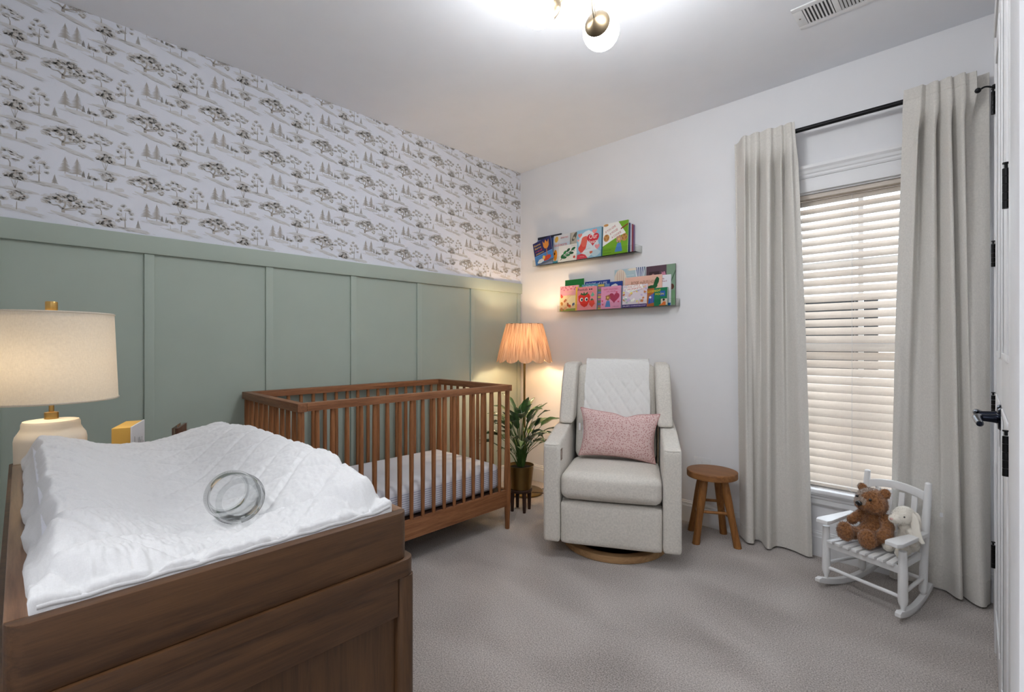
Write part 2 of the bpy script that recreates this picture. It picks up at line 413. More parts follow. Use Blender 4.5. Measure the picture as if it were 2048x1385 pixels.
def paper_tile(mb, y, z, rnd):
    # big spreading oak
    oy, oz = y, z-.022
    crown(mb, oy, oz, [(-.062, .030, .018, .008), (-.050, .046, .024, .009), (-.026, .054, .022, .009), (-.004, .062, .024, .010), (.022, .056, .022, .010), (.010, .040, .022, .010), (.044, .050, .020, .010), (.058, .034, .017, .012), (.040, .026, .017, .010), (.060, .012, .015, .011), (.022, .024, .014, .008), (.030, .066, .016, .008), (-.018, .038, .016, .008)], rnd, 1.0, 1.02)
    branch(mb, [(oy-.004, oz-.006), (oy-.005, oz+.012), (oy+.002, oz+.026), (oy+.002, oz+.045)], .006, .0015)
    branch(mb, [(oy-.004, oz+.010), (oy-.020, oz+.024), (oy-.036, oz+.022), (oy-.052, oz+.028)], .0032, .001)
    branch(mb, [(oy, oz+.010), (oy+.018, oz+.016), (oy+.034, oz+.020), (oy+.052, oz+.030)], .003, .001)
    branch(mb, [(oy, oz+.006), (oy+.022, oz+.010), (oy+.040, oz+.014)], .0025, .0008)
    ground(mb, oy-.05, oz-.004, .155, .034, rnd, 22)
    # spreading small tree
    sy, sz = y-.17, z+.148
    crown(mb, sy, sz, [(-.030, .024, .013, .006), (-.012, .036, .014, .006), (.008, .030, .014, .007), (.024, .022, .013, .006), (-.010, .014, .014, .006), (.014, .010, .012, .005), (-.034, .006, .012, .004)], rnd, .9, 1.22)
    branch(mb, [(sy, sz-.012), (sy, sz+.006), (sy-.006, sz+.02)], .0022, .0008)
    ground(mb, sy-.035, sz-.011, .085, .008, rnd, 8)
    # round bush tree
    by, bz = y-.155, z+.066
    crown(mb, by, bz, [(-.016, .020, .014, .008), (.004, .030, .016, .009), (.018, .018, .015, .010), (0, .014, .016, .009)], rnd, 1.5, 1.25)
    for q in (-.012, 0, .008): branch(mb, [(by, bz-.018), (by+q, bz+.016)], .0011, .0006)
    ground(mb, by-.048, bz-.018, .12, .010, rnd, 10)
    # pair of round trees
    ty, tz = y-.155, z-.035
    crown(mb, ty, tz, [(-.010, .044, .014, .006), (.010, .048, .016, .007), (.024, .036, .014, .008), (0, .032, .018, .008), (.016, .026, .014, .006)], rnd, 1.0, 1.15)
    crown(mb, ty-.044, tz+.006, [(-.004, .018, .013, .006), (.010, .014, .012, .005)], rnd, 1.2, 1.2)
    branch(mb, [(ty+.004, tz-.008), (ty+.005, tz+.026)], .0018, .001); branch(mb, [(ty-.042, tz-.002), (ty-.043, tz+.020)], .001, .0007)
    blob(mb, ty-.02, tz+.004, .018, .006, M_pw1, 0.0005, rnd); blob(mb, ty+.05, tz+.002, .026, .010, M_pw1, 0.0003, rnd)
    ground(mb, ty-.075, tz+.002, .165, .020, rnd, 20)
    # tall open tree with a small fir
    ay, az = y-.082, z+.115
    crown(mb, ay, az, [(-.006, .062, .012, .006), (.010, .050, .014, .007), (-.018, .046, .010, .006), (.022, .036, .012, .006), (-.020, .028, .012, .006), (-.008, .012, .015, .008), (.022, .016, .010, .005), (-.024, .004, .011, .006)], rnd, .9, 1.1)
    branch(mb, [(ay, az-.022), (ay, az+.006), (ay+.002, az+.05)], .0022, .0007)
    fir(mb, ay+.050, az-.022, .042, .026, rnd, False)
    ground(mb, ay-.050, az-.020, .165, .014, rnd, 24)
    # firs
    fy, fz = y+.002, z+.150
    fir(mb, fy, fz, .074, .050, rnd); fir(mb, fy+.040, fz-.004, .082, .056, rnd); fir(mb, fy+.062, fz-.004, .030, .014, rnd, False); fir(mb, fy+.080, fz-.008, .030, .012, rnd, False)
    ground(mb, fy-.006, fz-.004, .10, .012, rnd, 9)
mb = MB()
mb.box((-0.1, -0.2, 0), (0, WY, 1.74), M_green); mb.box((-0.1, -0.2, 1.74), (0, WY, H), M_paper)
n0 = len(mb.f)
tile = MB(); paper_tile(tile, 0, 0, random.Random(11))
def clip_add(dst, src, dy, dz):
    for f, k in zip(src.f, src.mi):
        P = [(src.v[i][0], src.v[i][1]+dy, src.v[i][2]+dz) for i in f]
        if min(p[2] for p in P) < 1.745 or max(p[1] for p in P) > WY-.002 or min(p[1] for p in P) < -.19: continue
        if min(p[2] for p in P) > H: continue
        P = [(p[0], p[1], min(p[2], H-.0005)) for p in P]
        if max(p[2] for p in P)-min(p[2] for p in P) < 1e-5: continue
        dst.poly(P, src.mats[k])
for i in range(-2, 12):
    for j in range(-4, 4):
        clip_add(mb, tile, 0.14+0.297*i, 2.43+0.302*j+0.151*(i % 2))
mb.keep = True
wl = mb.build('wall_left', smooth=0)
struct(wl, 'accent wall with sage green panelling under woodland print wallpaper')

def rail(lo, hi, m, name, bev=0.003, parent=None): return struct(MB().box(lo, hi, m, bev).build(name, parent))
rail((0, -0.2, 1.651), (0.020, WY-.001, 1.740), M_green, 'trim_1')
k = 2
for y0 in (-0.098, 0.428, 0.992, 1.516, 2.036, 2.556, 3.108):
    rail((0, y0, 0.14), (0.011, y0+0.040, 1.6505), M_green, 'trim_%d' % k, 0.0015); k += 1
# ---- far wall with the window opening
OX0, OX1, OZ0, OZ1 = 2.065, 2.935, 0.385, 2.077
mb = MB()
mb.box((-0.1, WY, 0), (OX0, WY+.12, H), M_wall).box((OX1, WY, 0), (3.6, WY+.12, H), M_wall)
mb.box((OX0, WY, 0), (OX1, WY+.12, OZ0-.01), M_wall).box((OX0, WY, OZ1), (OX1, WY+.12, H), M_wall)
struct(mb.build('wall_far', smooth=0))
struct(MB().box((WX, 0.40, 0), (WX+.1, WY, H), M_wall).build('wall_right', smooth=0))
struct(MB().box((-0.1, -0.32, 0), (2.30, -0.2, H), M_wall).build('wall_near', smooth=0))
struct(MB().box((2.20, -1.5, 0), (2.30, -0.32, H), M_wall).build('wall_hall_left', smooth=0))
struct(MB().box((2.20, -1.6, 0), (3.7, -1.5, H), M_wall).build('wall_hall_end', smooth=0))
struct(MB().box((3.50, -1.5, 0), (3.60, 0.13, H), M_wall).build('wall_hall_right', smooth=0))
# doorway jamb the view looks past, with its casing and the wall return
mb = MB(); mb.box((2.9735, 0.284, 0), (3.13, 0.386, H-.001), M_trim, 0.002); mb.box((2.9700, 0.236, 0), (3.13, 0.2835, H-.001), M_trim, 0.002)
struct(mb.build('trim_20'), 'white door jamb and casing at the right edge of the view')
struct(MB().box((2.985, 0.13, 0), (3.6, 0.2355, H), M_wall).build('wall_hall_return', smooth=0))

def baseboard(name, along, a0, a1, pos, sgn):
    """stepped profile with a bead, 141 mm high"""
    prof = [(0, 0), (.014, 0), (.014, .108), (.011, .112), (.011, .128), (.0065, .132), (.0065, .138), (.003, .141), (0, .141)]
    mb = MB()
    if along == 'X': mb.prism([(pos+sgn*p, z) for p, z in prof], 'X', a0, a1, M_trim)
    else: mb.prism([(pos+sgn*p, z) for p, z in prof], 'Y', a0, a1, M_trim)
    return struct(mb.build(name, smooth=20))
baseboard('baseboard_left', 'Y', -0.19, WY-.016, 0.0005, 1)
baseboard('baseboard_far', 'X', 0.001, WX-.001, WY-.0005, -1)
baseboard('baseboard_right', 'Y', 2.725, WY-.016, WX-.0005, -1)

# ---- window: casing, stool and apron, sashes, glass
win = struct(MB().box((OX0, WY+.100, OZ0), (OX0+.035, WY+.118, OZ1), M_trim).box((OX1-.035, WY+.100, OZ0), (OX1, WY+.118, OZ1), M_trim).box((OX0+.035, WY+.100, OZ1-.04), (OX1-.035, WY+.118, OZ1), M_trim).box((OX0+.035, WY+.100, OZ0), (OX1-.035, WY+.118, OZ0+.05), M_trim)
   .box((OX0, WY+.002, OZ0), (OX0+.012, WY+.0995, OZ1), M_trim).box((OX1-.012, WY+.002, OZ0), (OX1, WY+.0995, OZ1), M_trim).box((OX0+.0125, WY+.002, OZ1-.012), (OX1-.0125, WY+.0995, OZ1), M_trim).build('window_1', smooth=0), 'white double-hung window behind the closed blind')
mb = MB()
mb.box((OX0+.035, WY+.095, 1.185), (OX1-.035, WY+.116, 1.235), M_trim)
mb.box((2.486, WY+.102, 1.235), (2.510, WY+.114, OZ1-.04), M_trim).box((OX0+.035, WY+.102, 1.655), (2.4855, WY+.114, 1.680), M_trim).box((2.5105, WY+.102, 1.655), (OX1-.035, WY+.114, 1.680), M_trim)
mb.box((2.486, WY+.102, OZ0+.05), (2.510, WY+.114, 1.185), M_trim).box((OX0+.035, WY+.102, .80), (2.4855, WY+.114, .825), M_trim).box((2.5105, WY+.102, .80), (OX1-.035, WY+.114, .825), M_trim)
struct(mb.build('window_sash', win, smooth=0))
struct(MB().box((OX0+.036, WY+.1065, OZ0+.051), (OX1-.036, WY+.1095, OZ1-.041), M_pane).build('window_pane', win, smooth=0))
# head casing with crown
mb = MB(); y = WY-.0005
mb.box((OX0-.075, y-.018, OZ1-.004), (OX1+.075, y, 2.150), M_trim, .001)
mb.prism([(y, 2.151), (y-.020, 2.151), (y-.024, 2.160), (y-.024, 2.170), (y-.030, 2.176), (y-.034, 2.190), (y-.044, 2.202), (y-.046, 2.218), (y, 2.222)], 'X', OX0-.10, OX1+.055, M_trim)
struct(mb.build('trim_10', smooth=20), 'white crown head casing above the window')
for nm, xa, xb in (('trim_11', OX0-.075, OX0+.0), ('trim_12', OX1, OX1+.075)):
    struct(MB().box((xa, y-.017, .386), (xb, y, OZ1-.0045), M_trim, .002).build(nm))
mb = MB()
mb.box((OX0-.09, y-.045, .362), (OX1+.07, y, .3845), M_trim, .004)
mb.box((OX0-.001, WY, .362), (OX1+.001, WY+.10, .3845), M_trim)
mb.prism([(y, .3615), (y-.036, .3615), (y-.034, .350), (y-.026, .344), (y-.024, .332), (y-.018, .326), (y-.017, .300), (y-.010, .289), (y, .289)], 'X', OX0-.075, OX1+.06, M_trim)
struct(mb.build('trim_13', smooth=20), 'white window stool and moulded apron')
# neighbour house outside
nb = thing('neighbour_house', 'pale neighbouring house glimpsed outside through the window blind', 'house', (2.6, 9.0, -0.5))
MB().box((-5, 0, -.6), (5, .3, 2.0), M_brick).build('wall', nb, 0); MB().box((-5, 0, 2.001), (5, .3, 3.0), M_siding).build('upper_wall', nb, 0)
MB().box((-1.9, -.05, 1.3), (-.7, -.001, 2.4), M_dark).build('window', nb, 0)

# ---- venetian blind
bl = thing('window_blind', 'white slatted venetian blind, closed, hanging in the window between the curtains', 'blind', (2.5, WY+.045, OZ0))
MB().box((-.418, -.028, 1.655), (.418, .028, 1.679), M_slat, .003).build('headrail', bl)
# valance face sits just under the head
phi = math.radians(41.5); sw = .0615; pitch = .0465; n = 35
slat = None
for i in range(n):
    z = 1.634-pitch*i
    if z < .03: break
    if slat is None:
        mb = MB(); P = []; Q = []
        for t in range(7):
            u = t/6-.5; yy = u*sw; c = .0022*(1-(2*u)**2)
            P.append((yy*cos(phi)-c*sin(phi), yy*sin(phi)+c*cos(phi)))
            Q.append((yy*cos(phi)-(c-.0022)*sin(phi), yy*sin(phi)+(c-.0022)*cos(phi)))
        mb.prism(P+Q[::-1], 'X', -.415, .415, M_slat)
        slat = mb.build('slat', bl, 30); slat.location = (0, 0, z)
    else:
        c = slat.copy(); COL.objects.link(c); c.parent = bl; c.location = (0, 0, z)
MB().box((-.415, -.022, .006), (.415, .022, .024), M_slat, .004).build('bottom_rail', bl)
for x in (-.27, -.03, .27):
    MB().rod((x, -.024, .02), (x, -.024, 1.64), .0008, M_trim, seg=5).rod((x+.006, .024, .02), (x+.006, .024, 1.64), .0008, M_trim, seg=5).build('ladder_cord', bl)
MB().tube(spline([(-.05, -.030, .028), (-.02, -.040, .0035), (.03, -.052, .010), (.06, -.040, .004), (.09, -.031, .028)], 30), .0012, M_trim, 6).build('pull_cord', bl)

# ---- closet double doors on the right wall
def panel_door(name, y0, y1, hinge_y, hz, stop=False):
    d = struct(MB().box((WX-.015, y0, .012), (WX-.0005, y1, 2.385), M_trim, .002).build(name))
    for za, zb in ((.20, 1.02), (1.16, 2.26)):
        mb = MB(); a, b = y0+.10, y1-.10; x = WX-.0155
        for lo, hi in (((x-.004, a, za), (x, b, za+.02)), ((x-.004, a, zb-.02), (x, b, zb)), ((x-.004, a, za+.0205), (x, a+.02, zb-.0205)), ((x-.004, b-.02, za+.0205), (x, b, zb-.0205))): mb.box(lo, hi, M_trim, .0015)
        struct(mb.build('door_panel', d))
    for z in hz:
        mb = MB(); x = WX-.0235
        for q in range(5): mb.rod((x, hinge_y, z-.044+q*.0178), (x, hinge_y, z-.044+q*.0178+.0166), .0062, M_black)
        mb.rod((x, hinge_y, z+.0452), (x, hinge_y, z+.054), .0030, M_black).lathe([(.006, 0), (.006, .003)], M_black, (x, hinge_y, z+.054), 12)
        mb.box((WX-.0172, hinge_y-.030, z-.044), (WX-.0156, hinge_y+.030, z+.044), M_black)
        struct(mb.build('hinge', d))
    if stop:
        z = hz[-1]+.062; mb = MB()
        mb.tube(spline([(WX-.0235, hinge_y, z), (WX-.045, hinge_y-.035, z-.004), (WX-.062, hinge_y-.040, z-.012)], 8), .0035, M_black, 8).ball((WX-.066, hinge_y-.040, z-.013), (.010, .010, .010), M_black).ball((WX-.020, hinge_y+.004, z+.004), .008, M_black)
        struct(mb.build('hinge_stop', d))
    return d
HZ = (.379, .960, 1.548, 2.140)
D1 = panel_door('door_1', 2.072, 2.628, 2.632, HZ, True)
D2 = panel_door('door_2', 1.512, 2.068, 1.508, HZ)
for d, yy, s_ in ((D1, 2.115, 1), (D2, 2.022, -1)):
    mb = MB(); z = .983; x = WX-.0155
    mb.lathe([(.034, 0), (.034, .004), (.030, .009), (.014, .011), (.012, .020), (.010, .045), (.013, .050)], M_lever, (x, yy, z), 28, (-1, 0, 0))
    pts = spline([(x-.048, yy, z), (x-.054, yy+s_*.025, z+.003), (x-.052, yy+s_*.065, z-.001), (x-.047, yy+s_*.105, z-.006), (x-.050, yy+s_*.118, z-.004)], 14)
    mb.tube(pts, [.010, .011, .011, .0105, .010, .0095, .009, .009, .0085, .0085, .008, .008, .0075, .004], M_lever, 12)
    struct(mb.build('door_handle', d))
mb = MB()
mb.box((WX-.020, 2.640, 0), (WX-.0005, 2.722, 2.475), M_trim, .004); mb.box((WX-.020, 1.42, 0), (WX-.0005, 1.500, 2.475), M_trim, .004); mb.box((WX-.021, 1.42, 2.395), (WX-.0005, 2.722, 2.476), M_trim, .004)
struct(mb.build('trim_14'), 'white casing round the closet double doors')

hl = thing('hall_fill_light', 'added unseen fill light, round and white, on the hall ceiling behind the viewpoint', 'ceiling light', (2.72, -.75, H-.0005))  # invented fixture, out of view, added to even out the room's brightness
MB().lathe([(.165, 0), (.165, -.030), (.155, -.036)], M_nickel, (0, 0, 0), 40).build('rim', hl)
MB().lathe([(.150, -.0365), (.140, -.060), (.10, -.078), (.02, -.086)], M_fill, (0, 0, 0), 40).build('glass_bowl', hl)
# ---- ceiling air register
vt = thing('air_vent', 'white metal air register with two banks of louvres in the ceiling', 'vent', (2.345, 2.473, H-.0005))
L, Wd = .62, .186
mb = MB(); t = .006
for lo, hi in (((0, 0, -t), (L, .028, 0)), ((0, Wd-.028, -t), (L, Wd, 0)), ((0, .0281, -t), (.038, Wd-.0281, 0)), ((L-.038, .0281, -t), (L, Wd-.0281, 0)), ((.150, .0281, -t), (.172, Wd-.0281, 0)), ((.32, .0281, -t), (.34, Wd-.0281, 0))): mb.box(lo, hi, M_trim, .001)
mb.build('frame', vt)
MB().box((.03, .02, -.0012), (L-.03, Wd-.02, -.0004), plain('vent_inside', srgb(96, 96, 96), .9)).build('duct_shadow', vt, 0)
for a, b, tilt in ((.038, .150, .9), (.172, .32, -.9), (.34, L-.038, -.9)):
    q = int((b-a)/.0125)
    for i in range(q):
        x = a+(i+.5)*(b-a)/q
        mb = MB().box((-.0045, .0282, -.0007), (.0045, Wd-.0282, .0007), M_trim)
        o = mb.build('louvre', vt, 0); o.location = (x, 0, -.0048); o.rotation_euler = (0, tilt*.55, 0)
for p in ((.018, Wd/2), (L-.018, Wd/2)): MB().ball((p[0], p[1], -.0065), (.004, .004, .0015), M_nickel, 10, 5).build('screw', vt)

# ---- wall outlet
ol = thing('wall_outlet', 'white outlet plate low on the wall behind the round stool', 'outlet', (1.655, WY-.0005, .39))
MB().box((-.0575, -.005, -.057), (.0575, 0, .057), M_trim, .002).build('plate', ol)
for x in (-.023, .023): MB().box((x-.016, -.0075, -.034), (x+.016, -.0052, .034), M_wpaint, .002).build('socket', ol)
# ================================================================ CEILING LIGHT
cl = thing('ceiling_light', 'brushed brass ceiling fixture with opal glass globes on curved arms', 'ceiling light', (1.985, 1.385, 2.62))
MB().lathe([(.062, .1225), (.062, .105), (.055, .098), (.012, .092)], M_nickel, (0, 0, 0)).build('canopy', cl)
MB().rod((0, 0, .095), (0, 0, -.03), .010, M_nickel).ball((0, 0, -.03), .022, M_nickel).build('stem', cl)
GL = [((-.073, .190, -.197), (.309, -.965, -.033)), ((-.208, -.025, -.148), (.70, .66, .16)), ((.078, .044, -.170), (-.4, -.3, .86))]
for g, cupd in GL:
    g = Vector(g); r = .070
    # the globe hangs from a metal cup on the side facing the stem
    cd = Vector(cupd).normalized()
    a = g+cd*r*1.10
    mb = MB(); mb.tube(spline([(0, 0, -.03), Vector((0, 0, -.03))*.55+a*.45+Vector((0, 0, -.012)), a+cd*.022+Vector((0, 0, .02)), a], 16), .0055, M_nickel, 8); mb.build('arm', cl)
    MB().lathe([(.004, .016), (.012, .013), (.030, .004), (.0440, -.011), (.0495, -.019)], M_cup, g+cd*r, 28, cd).build('shade_holder', cl)
    MB().ball(g, r, M_globe, 28, 18).build('glass_globe', cl)

# ================================================================ BOOKSHELVES (clear acrylic ledges)
def ledge(x0, x1, z, name, label):
    s_ = thing(name, label, 'shelf', ((x0+x1)/2, WY-.0005, z)); h = (x1-x0)/2; d = .100
    MB().box((-h, -d, 0), (h, 0, .004), M_acryl).build('shelf_base', s_, 0)
    MB().box((-h, -d-.004, 0), (h, -d-.0001, .052), M_acryl).build('front_lip', s_, 0)
    MB().box((-h, -.004, .0041), (h, 0, .055), M_acryl).build('back_plate', s_, 0)
    for sg in (-1, 1): MB().box((sg*h-(.004 if sg > 0 else 0), -d, .0041), (sg*h+(0 if sg > 0 else .004), -.0041, .052), M_acryl).build('end_cap', s_, 0)
ZA, ZB = 1.860, 1.459
ledge(.235, 1.215, ZA, 'wall_shelf', 'upper clear acrylic book ledge on the white wall')
ledge(.505, 1.500, ZB, 'wall_shelf', 'lower clear acrylic book ledge, further right on the white wall')

_pc = {}
def pm(r, g, b):
    k = (r, g, b)
    if k not in _pc: _pc[k] = plain('print_%d_%d_%d' % k, srgb(r, g, b), .45, spec=.4, var=.04)
    return _pc[k]
class Art:
    """flat printed shapes in a book's own front-cover plane, 0..1 across and up"""
    def __init__(s, mb, w, h, y): s.mb, s.w, s.h, s.y, s.l = mb, w, h, y, 0
    def _y(s): s.l += 1; return s.y-.00035-.00004*s.l
    def pl(s, pts, c): pts = [(min(1, max(0, a)), min(1, max(0, b_))) for a, b_ in pts]; y = s._y(); s.mb.poly([(x*s.w, y, z*s.h) for x, z in pts], pm(*c))
    def el(s, x, z, rx, rz, c, n=18, rot=0, wob=0):
        P = []; r = random.Random(int(x*999+z*77))
        for k in range(n):
            a = 2*PI*k/n; q = 1+wob*(r.random()-.5); u, v = rx*cos(a)*q, rz*sin(a)*q; P.append((x+u*cos(rot)-v*sin(rot), z+u*sin(rot)+v*cos(rot)))
        s.pl(P, c)
    def rc(s, a, b, c_, d, c): s.pl([(a, b), (c_, b), (c_, d), (a, d)], c)
    def heart(s, x, z, r, c, asp=1.0):
        s.pl([(x+r*.062*16*sin(t)**3, z+asp*r*.062*(13*cos(t)-5*cos(2*t)-2*cos(3*t)-cos(4*t))) for t in [2*PI*k/26 for k in range(26)]], c)
    def tx(s, t, x, z, w, h, c, rot=0): fit_text(s.mb, t, x*s.w, z*s.h, w*s.w, h*s.h, pm(*c), s._y(), rot)
def book(label, x, z0, w, h, t, yf, cov, art=None, lean=.10, roll=0.0, group=None, spine=None):
    """a thin hardcover standing on a ledge; x,z0 = lower-left of the front cover, yf = its plane, leaning back"""
    b = thing('picture_book', label, 'book', (x, yf, z0), 0, group)
    b.rotation_euler = (-lean, roll, 0)
    mb = MB(); c = pm(*cov)
    mb.box((0, 0, 0), (w, .0016, h), c).box((0, t-.0016, 0), (w, t, h), c).box((0, .00161, 0), (.0016, t-.00161, h), pm(*(spine or cov)))
    if art: art(Art(mb, w, h, 0))
    mb.keep = False
    mb.build('cover', b, 0)
    MB().box((.0017, .00165, .002), (w-.002, t-.00165, h-.002), M_pages).build('pages', b, 0)
    return b
G1, G2 = 'picture books on the upper ledge', 'picture books on the lower ledge'
def a_llama(a):
    a.rc(0, 0, 1, .36, (74, 132, 196)); a.rc(0, .36, 1, .39, (110, 160, 214)); a.rc(0, .14, 1, .16, (56, 108, 170))
    for i, (t, c) in enumerate((('llama', (250, 206, 96)), ('llama', (250, 206, 96)), ('red', (226, 60, 84)), ('pajama', (250, 206, 96)))): a.tx(t, .06+.02*i, .82-.135*i, .36 if i != 3 else .42, .085, c)
    a.pl([(.67, .16), (.71, .16), (.73, .56), (.69, .56)], (190, 120, 50)); a.pl([(.55, .92), (.56, .66), (.63, .55), (.77, .54), (.86, .64), (.88, .90), (.79, .78), (.71, .94), (.63, .78)], (226, 146, 56))
    a.el(.66, .13, .24, .11, (206, 72, 44), 12, wob=.3); a.el(.30, .10, .18, .09, (232, 236, 240), 12, wob=.4); a.el(.5, .2, .07, .09, (238, 196, 90), 10)
def a_night(a): a.rc(0, .93, 1, 1, (20, 26, 42)); a.rc(.62, .72, .9, .92, (44, 74, 140)); a.el(.78, .84, .05, .03, (226, 210, 120))
def a_birds(a): a.rc(.55, .6, 1, 1, (60, 92, 160)); a.tx('a day', .15, .9, .4, .06, (60, 70, 100)); a.el(.8, .93, .08, .03, (238, 196, 90))
def a_worm(a):
    a.rc(0, .55, 1, .72, (206, 216, 226)); a.el(.18, .86, .12, .10, (222, 176, 72), 12, .5); a.tx('stories', .45, .86, .46, .07, (200, 70, 70)); a.tx('bookworm', .04, .60, .80, .12, (206, 78, 60))
    a.el(.13, .30, .12, .20, (238, 150, 40), 12); a.el(.09, .36, .04, .05, (30, 24, 20), 10); a.rc(0, 0, .3, .10, (60, 140, 160))
def a_beige(a): a.rc(0, 0, .08, 1, (150, 44, 50)); a.el(.6, .85, .3, .10, (110, 104, 90), 9, .4, .5); a.el(.55, .8, .14, .05, (196, 184, 160), 8)
def a_leafy(a):
    a.pl([(.10, .14), (.14, .13), (.44, .44), (.78, .62), (.77, .65), (.42, .48)], (60, 96, 56))
    for i, (x, z, q) in enumerate(((.22, .36, 1.2), (.36, .56, 1.0), (.54, .68, .9), (.34, .26, .1), (.54, .38, .1), (.72, .48, -.1), (.82, .72, .6))): a.el(x, z, .13, .075, ((28, 104, 56), (44, 132, 72), (22, 84, 48))[i % 3], 10, q, .1)
    a.el(.88, .22, .06, .08, (196, 66, 48), 12)
    a.tx('THE VERY HUNGRY', .70, .88, .26, .04, (120, 120, 120)); a.tx('by', .82, .56, .08, .10, (80, 60, 70))
def a_heart(a):
    a.el(.5, .5, .42, .42, (226, 234, 240), 20, 0, .2); a.el(.26, .42, .20, .14, (226, 78, 64), 14, .8, .3); a.el(.33, .60, .13, .18, (232, 108, 92), 14, -.3, .3); a.el(.78, .16, .2, .12, (196, 220, 232), 12, 0, .3)
    for x, z, r, c in ((.14, .82, .09, (236, 140, 132)), (.74, .88, .10, (238, 150, 150)), (.86, .36, .10, (240, 158, 164)), (.07, .66, .05, (240, 170, 160)), (.84, .60, .05, (240, 170, 176))): a.heart(x, z, r, c)
    a.heart(.68, .64, .25, (214, 52, 66), .95); a.tx('Our', .52, .64, .34, .16, (255, 250, 246)); a.tx('heart', .54, .49, .30, .12, (255, 250, 246))
    a.pl([(.02, .02), (.48, .02), (.38, .14), (.22, .20), (.04, .17)], (222, 70, 84)); a.tx('a sweet little story', .16, .26, .44, .03, (120, 130, 150), .16); a.tx('with love', .14, .08, .2, .03, (250, 220, 220)); a.el(.62, .20, .07, .05, (214, 110, 80), 9, 0, .5)
def a_cookie(a):
    a.pl([(0, .30), (0, 1), (.62, 1), (.92, .62), (.55, .52)], (246, 244, 238))
    for t, x, z, w_ in (('IF YOU GIVE', .12, .70, .44), ('A MOUSE', .30, .62, .34), ('A COOKIE', .38, .50, .40)): a.tx(t, x, z, w_, .07, (186, 48, 52), .42)
    for x, z in ((.15, .55), (.87, .49)):
        a.el(x, z, .12, .115, (206, 148, 82), 16)
        for k in range(6): a.el(x+.07*cos(k*1.9), z+.07*sin(k*1.9), .016, .014, (60, 34, 22), 7)
    a.pl([(.72, .78), (1, .90), (1, .86), (.72, .74)], (150, 48, 40)); a.el(.12, .95, .10, .04, (206, 148, 82), 10)
    # plain pot of flowers in place of the cover figure
    a.pl([(.50, .08), (.80, .08), (.74, .34), (.60, .34)], (82, 136, 198)); [a.el(.66+.075*cos(k*1.257), .46+.075*sin(k*1.257), .05, .05, (206, 156, 128), 10) for k in range(5)]; a.el(.66, .46, .04, .04, (236, 200, 110), 10); a.rc(.65, .34, .67, .40, (60, 110, 40))
    for t, z in (('story by', .15), ('pictures by', .06)): a.tx(t, .06, z, .30, .035, (40, 70, 20))
def a_spring(a):
    a.rc(0, 0, 1, .62, (234, 206, 160)); a.rc(0, 0, 1, .10, (150, 168, 84)); a.el(.7, .40, .3, .2, (244, 228, 180), 14, 0, .3); a.rc(.86, 0, 1, .92, (238, 196, 70))
    for x, z, c in ((.12, .30, (196, 130, 60)), (.30, .42, (180, 110, 70)), (.45, .26, (170, 92, 50)), (.55, .20, (216, 96, 58)), (.75, .26, (92, 108, 140)), (.10, .60, (222, 84, 70)), (.12, .08, (206, 140, 96)), (.32, .12, (226, 170, 130))): a.el(x, z, .06, .09, c, 9, x*7, .5)
    for k in range(12): a.el(.08+.07*k, .90+.06*sin(k*2.3), .03, .03, (206, 96, 112), 7, k, .5)
    a.tx('The spring', .28, .72, .44, .09, (222, 190, 140)); a.tx('garden', .40, .58, .28, .08, (222, 190, 140))
def a_straw(a):
    a.tx('Peekab', .02, .84, .52, .10, (34, 24, 28)); a.el(.66, .88, .035, .03, (34, 24, 28)); a.el(.76, .88, .035, .03, (34, 24, 28)); a.tx('Love', .55, .74, .22, .05, (222, 90, 100))
    a.pl([(.40, .12), (.22, .22), (.08, .44), (.06, .62), (.20, .70), (.40, .66), (.62, .70), (.70, .58), (.66, .36), (.54, .18)], (222, 50, 36))
    a.pl([(.40, .62), (.18, .68), (.20, .76), (.32, .70), (.36, .80), (.42, .70), (.56, .78), (.56, .68)], (54, 108, 58))
    a.pl([(.80, .10), (.66, .22), (.64, .36), (.76, .42), (.90, .40), (.95, .26)], (228, 76, 58)); a.pl([(.78, .40), (.68, .41), (.76, .46), (.80, .50), (.84, .44), (.92, .42)], (70, 120, 64))
    for x in (.24, .50): a.el(x, .46, .085, .085, (250, 248, 240)); a.el(x+.02, .45, .048, .055, (24, 18, 18))
    a.pl([(.82, .56), (.72, .60), (.82, .76), (.92, .62)], (120, 190, 160))
def a_trees(a): a.rc(0, 0, 1, .80, (118, 190, 66)); a.rc(.0, .80, 1, 1, (26, 130, 56)); [a.el(.1+.16*k, .82, .12, .05, (26, 130, 56), 9, 0, .5) for k in range(6)]
def a_blue(a): a.rc(0, .70, 1, .86, (120, 160, 200)); a.tx('BOOK of LIFE', .06, .86, .84, .09, (236, 238, 244))
def a_blue2(a): a.rc(0, 0, 1, .82, (150, 176, 208)); a.el(.4, .86, .3, .06, (232, 232, 228), 9, 0, .5)
def a_fish(a): a.tx('under the sea', .08, .88, .7, .09, (240, 244, 244)); [a.el(.86, .12+.12*k, .06, .05, ((90, 120, 60), (206, 190, 120), (70, 130, 150), (222, 226, 220))[k % 4], 8, k, .5) for k in range(7)]
def a_quilt(a): [a.rc(.0, k*.09, 1, k*.09+.07, ((214, 190, 90), (210, 130, 130), (110, 140, 190), (120, 150, 90), (190, 120, 150))[k % 5]) for k in range(11)]
